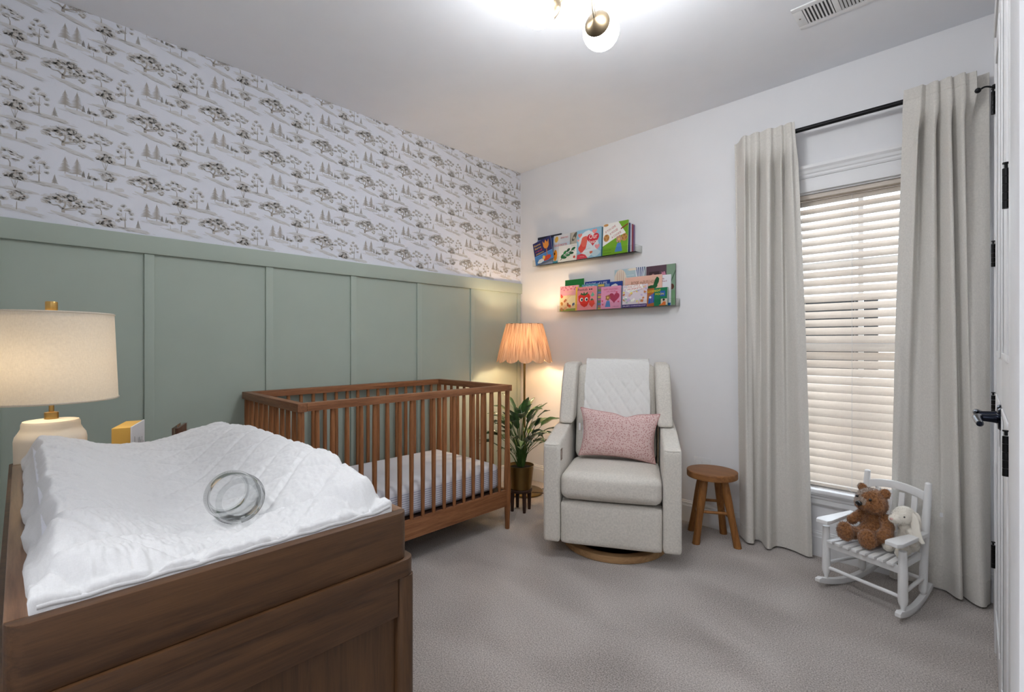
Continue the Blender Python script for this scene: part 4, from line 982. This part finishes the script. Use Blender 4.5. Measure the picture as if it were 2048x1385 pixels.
def mfn(q):
    z = q.z
    if z > .055: z = .055+(z-.055)*1.0
    s_ = noise.noise(Vector((q.x*24, q.y*24, q.z*60)))*.0012
    return Vector((q.x+s_, q.y+s_, z+.088))
b_ = rbox(.334, .632, .086, .045, 26, (0, 0, .010), mfn); mb = MB()
mb.bm(b_, M_sheet)
st = mb._m(M_stripe)
for i, f in enumerate(mb.f):
    zc = sum(mb.v[k][2] for k in f)/len(f)
    if zc < .142: mb.mi[i] = st
mb.build('sheet', mt, 60)

# ================================================================ GLIDER ARMCHAIR  (local: x across, -y the front)
gl = thing('glider_chair', 'oatmeal fabric wingback swivel glider between plant and stool', 'armchair', (1.223, 2.036, 0), math.atan2(.483, .876))
GW = .734
MB().lathe([(.300, 0), (.305, .004), (.305, .034), (.300, .038), (.255, .038), (.250, .030), (.250, 0)], M_ply, (.37, .345, 0), 64).build('swivel_base', gl)
MB().rod((.37, .345, .004), (.37, .345, .095), .06, M_dark).box((.12, .20, .085), (.62, .52, .099), M_dark).build('swivel_column', gl)
armp = [(0.0, .100), (0.0, .640), (.020, .652), (.16, .664), (.34, .690), (.78, .700), (.80, .660), (.80, .100)]
for xa, xb in ((0, .094), (.640, GW)):
    a_ = MB().prism(armp, 'X', xa, xb, M_glider, .022, 4).build('arm', gl, 60)
lg = MB().box((.0935, .035, .548), (.0955, .085, .610), pm(120, 98, 80), .0008)
for pts in ([(.043, .555), (.049, .555), (.049, .603), (.043, .603)], [(.049, .580), (.068, .603), (.076, .603), (.055, .577)], [(.053, .582), (.058, .586), (.077, .555), (.069, .555)]): lg.poly([(.0958, a, z) for a, z in pts], pm(226, 216, 204))
lg.build('logo_tab', gl, 0)
wp = [(.395, .694), (.455, .95), (.500, 1.040), (.525, 1.070), (.560, 1.078), (.79, 1.078), (.80, 1.05), (.80, .72)]
for xa, xb, t in ((.020, .112, .012), (.622, .714, -.012)):
    MB().prism(wp, 'X', xa, xb, M_glider, .026, 5, fn=lambda p, t=t: Vector((p.x+t*(p.z-.69)/.38, p.y, p.z))).build('wing', gl, 60)
def bkfn(q): 
    z = q.z+.765; return Vector((q.x+.367, q.y+.600+.15*(z-.765)/.3*.5, z))
MB().bm(rbox(.252, .085, .300, .045, 14, (0, .012, 0), bkfn), M_glider).build('backrest', gl, 60)
def seatfn(q): return Vector((q.x+.367, q.y+.250, q.z+.408+(-.012*(q.y)/.25)))
MB().bm(rbox(.270, .262, .074, .042, 16, (0, .012, .014), seatfn), M_glider).build('seat_cushion', gl, 60)
def ftfn(q): return Vector((q.x+.367, q.y+.040+.004*noise.noise(Vector((q.x*5, q.z*9, 1))), q.z+.212))
MB().bm(rbox(.271, .030, .118, .018, 14, (0, .004, 0), ftfn), M_glider).build('footrest_panel', gl, 60)
MB().box((.096, .075, .100), (.638, .78, .330), M_glider, .01).build('body', gl)
MB().box((.10, .690, .32), (.634, .795, 1.0), M_glider, .03, 4).build('back_shell', gl, 60)
# quilted cotton throw folded over the backrest
tw = thing('throw_blanket', 'white diamond-quilted cotton blanket hanging over the armchair back', 'blanket', (1.223, 2.036, 0), math.atan2(.483, .876))
path = spline([(.7, .80), (.712, .96), (.715, 1.045), (.690, 1.088), (.640, 1.094), (.605, 1.078), (.578, 1.03), (.552, .95), (.520, .86), (.487, .76), (.462, .68), (.452, .60)], 90)
V, F = [], []; NU = 70
for j, p in enumerate(path):
    a = path[min(j+1, 89)]-path[max(j-1, 0)]; n_ = Vector((-a.y, a.x, 0)); n_.normalize(); n_ = -n_ if n_.x > 0 and j > 40 else n_
    w_ = .200+.012*max(0, (j-40)/50)
    for i in range(NU+1):
        x = .375+w_*(2*i/NU-1)+.002*sin(j*.3+i*.1)
        L_ = j*.0085
        d_ = min(abs(sin(PI*(x+L_)/.078)), abs(sin(PI*(x-L_)/.078))); e_ = min(i, NU-i)/NU
        h = .0075*min(1, d_*2)**.6+.001*noise.noise(Vector((x*60, L_*60, 0)))+.002*(e_ < .02)
        out = Vector((-1, 0, 0)) if j > 55 else (Vector((0, 1, 0)) if 22 < j < 48 else (Vector((1, 0, 0)) if j < 16 else Vector((0, 1, 0))))
        V.append((x, p.x+out.x*h, p.y+out.y*h))
m_ = NU+1; NP = 90
for j in range(NP-1):
    for i in range(NU): a = j*m_+i; F.append((a, a+1, a+1+m_, a+m_))
S = len(V)
V += [(v[0], v[1]+(.006 if k//m_ > 55 else (0 if k//m_ > 16 else -.004)), v[2]-(.006 if 22 < k//m_ < 48 else 0)) for k, v in enumerate(V)]
F += [tuple(i+S for i in f[::-1]) for f in F]
for j in range(NP-1):
    for i in (0, NU): a = j*m_+i; F.append((a, a+m_, S+a+m_, S+a))
for i in range(NU):
    for j in (0, NP-1): a = j*m_+i; F.append((a, a+1, S+a+1, S+a))
MB().add(V, F, M_throw).build('cover', tw, 80)
# pink cushion
cs = thing('throw_pillow', 'dusty pink dotted lumbar pillow leaning on the armchair back', 'pillow', (1.223, 2.036, 0), math.atan2(.483, .876))
NU, NV = 60, 44; V = []; rim = []
c0 = [(.150, .385, .505), (.612, .375, .480), (.640, .415, .775), (.158, .420, .800)]
Cn = [Vector(c) for c in c0]; nrm = Vector((0, -1, .14)).normalized()
def pil(u, v, side):
    p = (Cn[0]*(1-u)+Cn[1]*u)*(1-v)+(Cn[3]*(1-u)+Cn[2]*u)*v
    a, b_ = 2*u-1, 2*v-1
    t = max(0, (1-abs(a)**2.6)*(1-abs(b_)**2.4))**.55
    pin = .026*(1-b_*b_)*a*abs(a)**2; p = p-Vector((pin, 0, 0))+Vector((0, 0, -.020*(1-a*a)*b_*abs(b_)**3))
    dent = .020*math.exp(-((u-.58)/.10)**2)*max(0, b_)**6; p.z -= dent
    corner = .035*max(0, 1-((u-1)**2+(v)**2)*9); p += Vector((.0, -.01, -.0))*corner
    return p+nrm*side*(.062*t+.003*noise.noise(Vector((u*6, v*6, side)))*t)
mb = MB()
for side in (1, -1): mb.grid(lambda u, v: pil(u, v, side), NU, NV, M_pillow)
mb.build('case', cs, 80)
edge = [pil(t/40, 1, 0) for t in range(41)]+[pil(1, 1-t/40, 0) for t in range(1, 41)]+[pil(1-t/40, 0, 0) for t in range(1, 41)]+[pil(0, t/40, 0) for t in range(1, 41)]
MB().tube(edge, .0032, pm(206, 158, 156), 6).build('piping', cs, 80)
MB().poly([(.1570, .418, .655), (.1470, .412, .655), (.1470, .412, .700), (.1570, .418, .700)], M_trim).poly([(.1570, .4184, .655), (.1470, .4124, .655), (.1470, .4124, .700), (.1570, .4184, .700)], M_trim).build('care_tag', cs, 0)

# ================================================================ FLOOR LAMP in the corner
fl = thing('floor_lamp', 'lit brass floor lamp with scalloped woven shade in the corner behind the plant', 'lamp', (.345, 2.835, 0))
MB().lathe([(.140, 0), (.148, .004), (.148, .018), (.140, .022), (.012, .024), (.010, .03)], M_abrass, (0, 0, 0), 48).build('base', fl)
MB().rod((0, 0, .0245), (0, 0, 1.12), .0095, M_abrass, seg=16).build('pole', fl)
MB().lathe([(.012, 1.121), (.018, 1.125), (.018, 1.175), (.014, 1.180)], M_abrass).ball((0, 0, 1.215), (.028, .028, .036), M_bulb, 16, 10).build('bulb', fl)
NP_ = 12; SG = NP_*12; zt_, zb_ = 1.362, 1.080; Rt, Rb = .148, .212
V, F, UV = [], [], []; K = 16
for off in (0, -.0025):
    for k in range(K+1):
        t = k/K
        for j in range(SG):
            a = 2*PI*j/SG; ph = (j % 12)/12.0; bul = abs(sin(PI*ph))
            R = Rt+(Rb-Rt)*t+(.004+.014*t)*bul**.6-.004+off; z = zt_+(zb_-zt_)*t-(.030*(bul**.6)*t**5)
            V.append((R*cos(a), R*sin(a), z))
M_ = K+1
for s_ in (0, 1):
    for k in range(K):
        for j in range(SG): a = (s_*M_+k)*SG+j; b_ = (s_*M_+k)*SG+(j+1) % SG; F.append((a, b_, b_+SG, a+SG))
for k in (0, K):
    for j in range(SG): a = k*SG+j; b_ = k*SG+(j+1) % SG; F.append((a, b_, b_+M_*SG, a+M_*SG))
so = MB().add(V, F, M_rattan).build('lamp_shade', fl, 50)
uvl = so.data.uv_layers.new(name='UVMap')
for lp_ in so.data.loops:
    p = so.data.vertices[lp_.vertex_index].co; an = math.atan2(p.y, p.x)/(2*PI)+.5
    uvl.data[lp_.index].uv = (an, (p.z-zb_)/(zt_-zb_))
MB().tube([(Rt*cos(a)*.985, Rt*sin(a)*.985, zt_-.002) for a in [2*PI*j/48 for j in range(49)]], .002, M_abrass, 6).rod((-Rt+.002, 0, zt_-.004), (Rt-.002, 0, zt_-.004), .0016, M_abrass, seg=6).rod((0, -Rt+.002, zt_-.004), (0, Rt-.002, zt_-.004), .0016, M_abrass, seg=6).rod((0, 0, 1.18), (0, 0, zt_-.004), .003, M_abrass, seg=8).build('shade_frame', fl)
l = bpy.data.lights.new('floor_lamp_light', 'POINT'); l.energy = SHADE_W; l.color = (1, .76, .48); l.shadow_soft_size = .03
lo = bpy.data.objects.new('floor_lamp_light', l); COL.objects.link(lo); lo.parent = fl; lo.location = (.032, -.03, 1.215)
tag(MB().tube(spline([(.44, 2.82, .027), (.52, 2.84, .034), (.60, 2.90, .012), (.56, 3.00, .008), (.46, 3.03, .008), (.40, 2.99, .008)], 40), .0028, M_stand, 6).build('lamp_cord'), 'dark thin lamp cord curling over the round floor lamp base', 'cord')

# ================================================================ PLANT
pc = (.600, 2.520)
ps = thing('plant_stand', 'small dark wooden four-legged stand under the brass planter', 'plant stand', (pc[0], pc[1], 0))
MB().lathe([(.078, .140), (.082, .144), (.082, .156), (.078, .160), (.062, .160), (.062, .140)], M_stand, (0, 0, 0), 40).rod((-.06, 0, .146), (.06, 0, .146), .006, M_stand).rod((0, -.06, .146), (0, .06, .146), .006, M_stand).build('ring', ps)
for k in range(4):
    a = PI/4+k*PI/2+.35; MB().lathe([(.0105, 0), (.0165, .139)], M_stand, (.066*cos(a), .066*sin(a), 0), 16).build('leg', ps)
pt = thing('planter_pot', 'aged brass tapered pot on the dark wooden stand', 'pot', (pc[0], pc[1], .1605))
MB().lathe([(.072, 0), (.076, .003), (.094, .165), (.096, .168), (.092, .168), (.088, .150), (.084, .145)], M_abrass, (0, 0, 0), 48, cap=True).build('wall', pt, 40)
pl = thing('peace_lily', 'green broad-leaved peace lily growing from the brass pot', 'plant', (pc[0], pc[1], .306))
MB().lathe([(.0835, 0), (.083, .004), (.04, .010)], M_soil, (0, 0, 0), 32).build('soil', pl)
rr = random.Random(21)
def leaf(parent, a, reach, h, Ln, wd, mat, droop):
    b0 = Vector((.030*cos(a)*rr.random(), .030*sin(a)*rr.random(), .006)); tip = Vector((reach*cos(a), reach*sin(a), h))
    mid = Vector((reach*.40*cos(a), reach*.40*sin(a), h*.62))
    stem = spline([b0, mid, tip], 10)
    d = (stem[-1]-stem[-2]).normalized(); hor = Vector((cos(a), sin(a), 0)); side = Vector((-sin(a), cos(a), 0))
    tw_ = rr.uniform(-.6, .6); side = (side*cos(tw_)+Vector((0, 0, 1))*sin(tw_)).normalized()
    cl_ = []
    p = stem[-1].copy(); dd = d.copy(); N = 9
    for k in range(N+1):
        cl_.append(p.copy()); dd = (dd+Vector((0, 0, -droop/N))+hor*.04).normalized(); p = p+dd*Ln/N
    mb = MB(); mb.tube(stem, [.0030-.0012*k/9 for k in range(10)], M_stem, 6)
    V, F = [], []
    for k, q in enumerate(cl_):
        t = k/N; hw = wd*.5*(sin(PI*min(1, t*1.02)**.75)**.8)*(1-.25*t)+.0006
        up = side.cross((cl_[min(k+1, N)]-cl_[max(k-1, 0)]).normalized())
        up = up if up.z > 0 else -up
        for j in range(5):
            s_ = j/2-1; V.append(q+side*hw*s_+up*(hw*.32*abs(s_)**1.3+.003*sin(t*14)*abs(s_)))
    V += [v-Vector((0, 0, .0007)) for v in V]; T_ = 5*(N+1)
    for k in range(N):
        for j in range(4): a_ = k*5+j; F += [(a_, a_+1, a_+6, a_+5), (T_+a_, T_+a_+5, T_+a_+6, T_+a_+1)]
    mb.add(V, F, mat); mb.build('leaf', parent, 70)
for k in range(58):
    a = 2*PI*k*.381966+rr.uniform(-.2, .2); u = (k+.5)/58
    reach = .03+.20*u**.8*rr.uniform(.7, 1.1); h = .40*(1-.55*u**1.5)*rr.uniform(.70, 1.04)
    wx = pc[0]+(reach+.12)*cos(a)
    if wx > .84: reach *= .65
    if pc[1]+(reach+.10)*sin(a) < 2.32: reach *= .5; 
    leaf(pl, a, reach, h, rr.uniform(.115, .175), rr.uniform(.044, .068), M_leaf if rr.random() < .86 else M_leaf2, rr.uniform(.5, 1.6))

# ================================================================ STOOL
so_ = thing('stool', 'round teak milking stool standing right of the armchair', 'stool', (1.800, 2.945, 0))
b_ = [( .146*cos(a)*(1+.012*sin(3*a)), .142*sin(a)*(1+.010*cos(2*a))) for a in [2*PI*k/48 for k in range(48)]]
MB().prism(b_, 'Z', .392, .430, M_teakx, .006, 3).build('seat', so_, 40)
FT = [(-.160, .072), (-.050, -.112), (.010, .160), (.152, -.002)]
for (x, y) in FT:
    t = (x*.46, y*.50); rings = []
    for k in range(11):
        s_ = k/10; r_ = .0225-.003*s_+.003*sin(PI*s_)-.0035*sin(s_*5); z = .3915*s_
        rings.append([((x+(t[0]-x)*s_)+r_*cos(a), (y+(t[1]-y)*s_)+r_*sin(a), z) for a in [2*PI*j/16 for j in range(16)]])
    MB().loft(rings, M_teak).build('leg', so_, 60)
def lg_at(i, z): s_ = z/.3915; x, y = FT[i]; return Vector((x+(x*.46-x)*s_, y+(y*.5-y)*s_, z))
for i, j, z in ((1, 3, .190), (0, 2, .215), (0, 1, .165), (2, 3, .160)):
    a = lg_at(i, z); b_ = lg_at(j, z); d = (b_-a).normalized(); MB().rod(a+d*.012, b_-d*.012, .0085, M_teak).build('stretcher', so_, 60)

# ================================================================ CHILD'S ROCKING CHAIR
yaw = -.345; RO = Vector((2.62, 2.85, 0)); ru = Vector((cos(yaw), sin(yaw), 0)); rb_ = Vector((-sin(yaw), cos(yaw), 0))
rk = thing('rocking_chair', 'small white painted child rocking chair holding the plush toys', 'rocking chair', tuple(RO), yaw)
wf, wb = .162, .128
def sx(b): return wf+(wb-wf)*(b+.125)/.25           # half width at depth b
for sg in (-1, 1):
    pts = []
    for k in range(21):
        b = -.185+.410*k/20; z = .010+.95*(b-.0)**2; pts.append((b, z))
    V = []
    top = [(b, z+.028-(.012 if k in (0, 20) else 0)) for k, (b, z) in enumerate(pts)]
    poly = pts+top[::-1]
    mb = MB(); mb.prism(poly, 'X', -.0115, .0115, M_wpaint, .003, 2, fn=lambda p: Vector((p.x+sg*sx(p.y), p.y, p.z-.0095)))
    mb.build('rocker', rk, 40)
    bf, bb = -.125, .120
    zf = .010+.95*bf*bf+.0185; zr = .010+.95*bb*bb+.0185
    MB().lathe([(.008, 0), (.009, .012), (.0165, .030), (.0185, .045), (.0180, .16), (.0150, .300-zf+.0)], M_wpaint, (sg*sx(bf), bf, zf+.0005), 20).build('front_leg', rk, 50)
    rl = [(sg*(sx(bb)), bb, zr), (sg*sx(bb), bb+.002, zr+.03), (sg*sx(bb), bb+.006, .15), (sg*sx(bb), bb+.018, .30), (sg*sx(bb), bb+.05, .545)]
    MB().tube(spline(rl, 20), [.008, .010, .014]+[.0160]*14+[.0155, .0150, .0125], M_wpaint, 18).ball((sg*sx(bb), bb+.0505, .546), (.0135, .0135, .008), M_wpaint).build('back_post', rk, 50)
    P = [(-.030, -.185), (.020, -.190), (.030, -.165), (.014, .085), (-.012, .085), (-.034, -.160)]
    P = [(sg*(x+sx(-.05)), y) for x, y in P]
    if sg < 0: P = P[::-1]
    MB().prism(P, 'Z', .3275, .345, M_wpaint, .003, 3).build('armrest', rk, 40)
MB().box((-.150, -.135, .200), (.150, -.117, .2325), M_wpaint, .003).build('seat_rail', rk)
MB().box((-.118, .100, .205), (.118, .114, .2325), M_wpaint, .003).build('seat_rail', rk)
for sg in (-1, 1): MB().prism([(sg*.150, -.110), (sg*.138, -.110), (sg*.116, .110), (sg*.128, .110)][::sg], 'Z', .205, .2325, M_wpaint, .002).build('seat_rail', rk)
for k in range(8):
    t = k/7*2-1; xa, xb = t*.128, t*.098
    MB().prism([(xa-.0125, -.160), (xa+.0125, -.160), (xb+.0115, .120), (xb-.0115, .120)], 'Z', .2330, .2450, M_wpaint, .003, 2).build('seat_slat', rk, 40)
rp = []
for k in range(13):
    t = k/6-1; rp.append((t*(wb-.004), .505+.022*(1-t*t)))
rp += [(x, z-.040+.004*(1-(x/wb)**2)) for x, z in rp[::-1]]
MB().prism(rp, 'Y', .157, .172, M_wpaint, .003, fn=lambda p: Vector((p.x, p.y+.135*(p.z-.485)*.5-.002, p.z))).build('back_rail', rk, 40)
MB().box((-.118, .128, .262), (.118, .140, .290), M_wpaint, .003).build('back_rail', rk)
for k in range(4):
    x = -.078+.052*k
    MB().prism([(x-.0115, .286), (x+.0115, .286), (x+.0115, .478), (x-.0115, .478)], 'Y', 0, .008, M_wpaint, .002, fn=lambda p: Vector((p.x, p.y+.131+.030*(p.z-.286)/.19, p.z))).build('back_slat', rk, 40)
MB().rod((-wf+.012, -.125, .098), (wf-.012, -.125, .098), .0085, M_wpaint, seg=16).build('stretcher', rk)
MB().rod((-wb+.010, .124, .110), (wb-.010, .124, .110), .0085, M_wpaint, seg=16).build('stretcher', rk)
for sg in (-1, 1): MB().rod((sg*sx(-.112), -.112, .118), (sg*sx(.108), .108, .118), .0085, M_wpaint, seg=16).build('stretcher', rk)

# ================================================================ PLUSH TOYS (local to the rocking chair frame: x right, -y the way it faces)
def plush(name, balls, mats, parent, tufts, tl, res=.0055, matfn=None, seedv=1):
    """one continuous skin grown from blended balls, with short pile"""
    md = bpy.data.metaballs.new(name+'_m'); md.resolution = res; md.render_resolution = res; md.threshold = .35
    ob = bpy.data.objects.new(name+'_m%d' % seedv, md); COL.objects.link(ob)
    for e in balls:
        el = md.elements.new(); el.co = e[0]; r = e[1]
        if isinstance(r, tuple):
            el.type = 'ELLIPSOID'; m_ = max(r); el.radius = m_*1.35; el.size_x, el.size_y, el.size_z = [x/m_ for x in r]
            if len(e) > 2: el.rotation = e[2]
        else: el.radius = r*1.35
        el.stiffness = 2.2
    bpy.context.view_layer.update()
    me = bpy.data.meshes.new_from_object(ob.evaluated_get(bpy.context.evaluated_depsgraph_get()))
    v = [x.co.copy() for x in me.vertices]; f = [tuple(p.vertices) for p in me.polygons]; nrm_ = [x.normal.copy() for x in me.vertices]
    bpy.data.objects.remove(ob)
    mb = MB(); mb.keep = True
    v2 = [p+n_*(.0022*noise.noise(p*110)+.0012*noise.noise(p*260)) for p, n_ in zip(v, nrm_)]
    o0 = 0
    for m_ in mats: mb._m(m_)
    mb.v = [tuple(p) for p in v2]; mb.f = f
    def which(c, n_): return matfn(c, n_) if matfn else 0
    for q in f:
        c = sum((v[i] for i in q), Vector())/len(q); n_ = sum((nrm_[i] for i in q), Vector()).normalized(); mb.mi.append(which(c, n_))
    rr_ = random.Random(seedv)
    areas = [(v[q[1]]-v[q[0]]).cross(v[q[2]]-v[q[0]]).length for q in f]
    picks = rr_.choices(range(len(f)), weights=areas, k=tufts)
    TV, TF, TM = [], [], []
    for i in picks:
        q = f[i]; n_ = sum((nrm_[k] for k in q), Vector()).normalized(); a, b2, c3 = v[q[0]], v[q[1]], v[q[2]]
        u, w_ = rr_.random(), rr_.random(); p = a+(b2-a)*u*.9+(c3-a)*w_*.9
        t = Vector((rr_.uniform(-1, 1), rr_.uniform(-1, 1), rr_.uniform(-1, 1))).cross(n_).normalized()
        d = (n_+t*rr_.uniform(-.7, .7)+Vector((0, 0, -.45))).normalized(); s_ = d.cross(n_+t*.3)
        if s_.length < 1e-3: continue
        s_.normalize(); L = tl*rr_.uniform(.5, 1.2); k = len(mb.v)
        mb.v += [tuple(p-s_*.0008-n_*.0006), tuple(p+s_*.0008-n_*.0006), tuple(p+d*L*.6+s_*.0005), tuple(p+d*L)]
        mb.f += [(k, k+1, k+2), (k, k+2, k+3)]; w0 = which(p, n_); mb.mi += [w0, w0]
    return mb.build(name, parent, 180)
br = thing('teddy_bear', 'brown teddy bear with dark nose sitting on the little white rocking chair', 'teddy bear', tuple(RO), yaw)
bb = [((-.020, .016, .312), (.062, .054, .066)), ((-.020, .010, .285), (.062, .056, .042)), ((-.022, .012, .368), (.042, .038, .032)),
      ((-.024, .000, .452), (.066, .060, .060)), ((-.034, -.050, .436), (.036, .034, .030)), ((-.004, -.014, .432), (.054, .046, .044)), ((-.046, -.008, .434), (.044, .046, .042)),
      ((-.072, .012, .500), (.022, .013, .022)), ((.026, .018, .494), (.024, .014, .024)),
      ((.034, .004, .374), .029), ((.050, -.014, .350), .029), ((.056, -.038, .326), .030), ((.052, -.058, .312), .032),
      ((-.070, .006, .370), .026), ((-.088, -.006, .352), .024), ((-.100, -.022, .336), .024),
      ((.008, -.024, .286), (.034, .040, .034)), ((.014, -.066, .286), (.032, .038, .032)), ((.014, -.110, .297), (.043, .028, .049)),
      ((-.052, -.024, .286), (.034, .040, .034)), ((-.070, -.066, .288), (.031, .038, .031)), ((-.082, -.110, .299), (.041, .028, .049))]
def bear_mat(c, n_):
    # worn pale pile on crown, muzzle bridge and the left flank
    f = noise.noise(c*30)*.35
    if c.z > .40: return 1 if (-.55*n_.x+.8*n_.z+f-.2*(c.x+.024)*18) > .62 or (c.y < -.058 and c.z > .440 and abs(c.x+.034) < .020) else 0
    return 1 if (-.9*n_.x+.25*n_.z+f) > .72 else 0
plush('body', bb, [M_bear, M_bearg], br, 9000, .0070, .0052, bear_mat, 3)
MB().ball((-.034, -.088, .446), (.015, .009, .012), M_gloss, 16, 10).build('nose', br)
for x, y, z in ((.002, -.062, .468), (-.056, -.060, .470)): MB().ball((x, y, z), .0064, M_gloss, 12, 8).build('eye', br)
MB().tube([(-.034, -.089, .434), (-.034, -.089, .424), (-.028, -.085, .417)], .0011, M_gloss, 5).build('mouth', br)
bn = thing('plush_bunny', 'cream plush bunny with long drooping ears leaning beside the teddy bear', 'plush bunny', tuple(RO), yaw)
nb_ = [((.108, .036, .312), (.044, .040, .052)), ((.108, .030, .284), (.048, .046, .036)), ((.104, .026, .356), (.030, .030, .028)),
       ((.100, .008, .412), (.043, .046, .040)), ((.088, -.030, .402), (.026, .028, .022)), ((.104, .022, .430), (.036, .032, .028)),
       ((.136, .006, .352), .021), ((.146, .000, .330), .019), ((.148, -.008, .306), .018),
       ((.076, -.010, .275), (.025, .036, .025)), ((.070, -.050, .276), (.024, .024, .028)), ((.126, -.034, .272), (.024, .038, .022)), ((.128, -.080, .272), (.019, .017, .025))]
plush('body', nb_, [M_cream], bn, 4200, .0045, .0050, None, 5)
for i, pts in enumerate((spline([(.116, .018, .436), (.134, .012, .428), (.148, .004, .400), (.158, -.006, .366), (.172, -.012, .338), (.186, -.014, .322)], 16), spline([(.110, .034, .436), (.130, .040, .426), (.144, .036, .390), (.152, .028, .350)], 14))):
    mb = MB(); n_ = len(pts); rings = []
    for k, p in enumerate(pts):
        t = k/(n_-1); wd = .0085+.0105*sin(PI*min(1, t*.9+.08))
        rings.append([p+Vector((wd*cos(a)*.9, .006*sin(a), wd*cos(a)*.35)) for a in [2*PI*j/14 for j in range(14)]])
    mb.loft(rings, M_cream).build('ear', bn, 80)
for x, y, z in ((.121, -.024, .420), (.075, -.030, .418)): MB().ball((x, y, z), .0040, M_gloss, 12, 8).build('eye', bn)
MB().ball((.085, -.0555, .405), (.008, .004, .0055), M_pinknose, 12, 8).build('nose', bn)
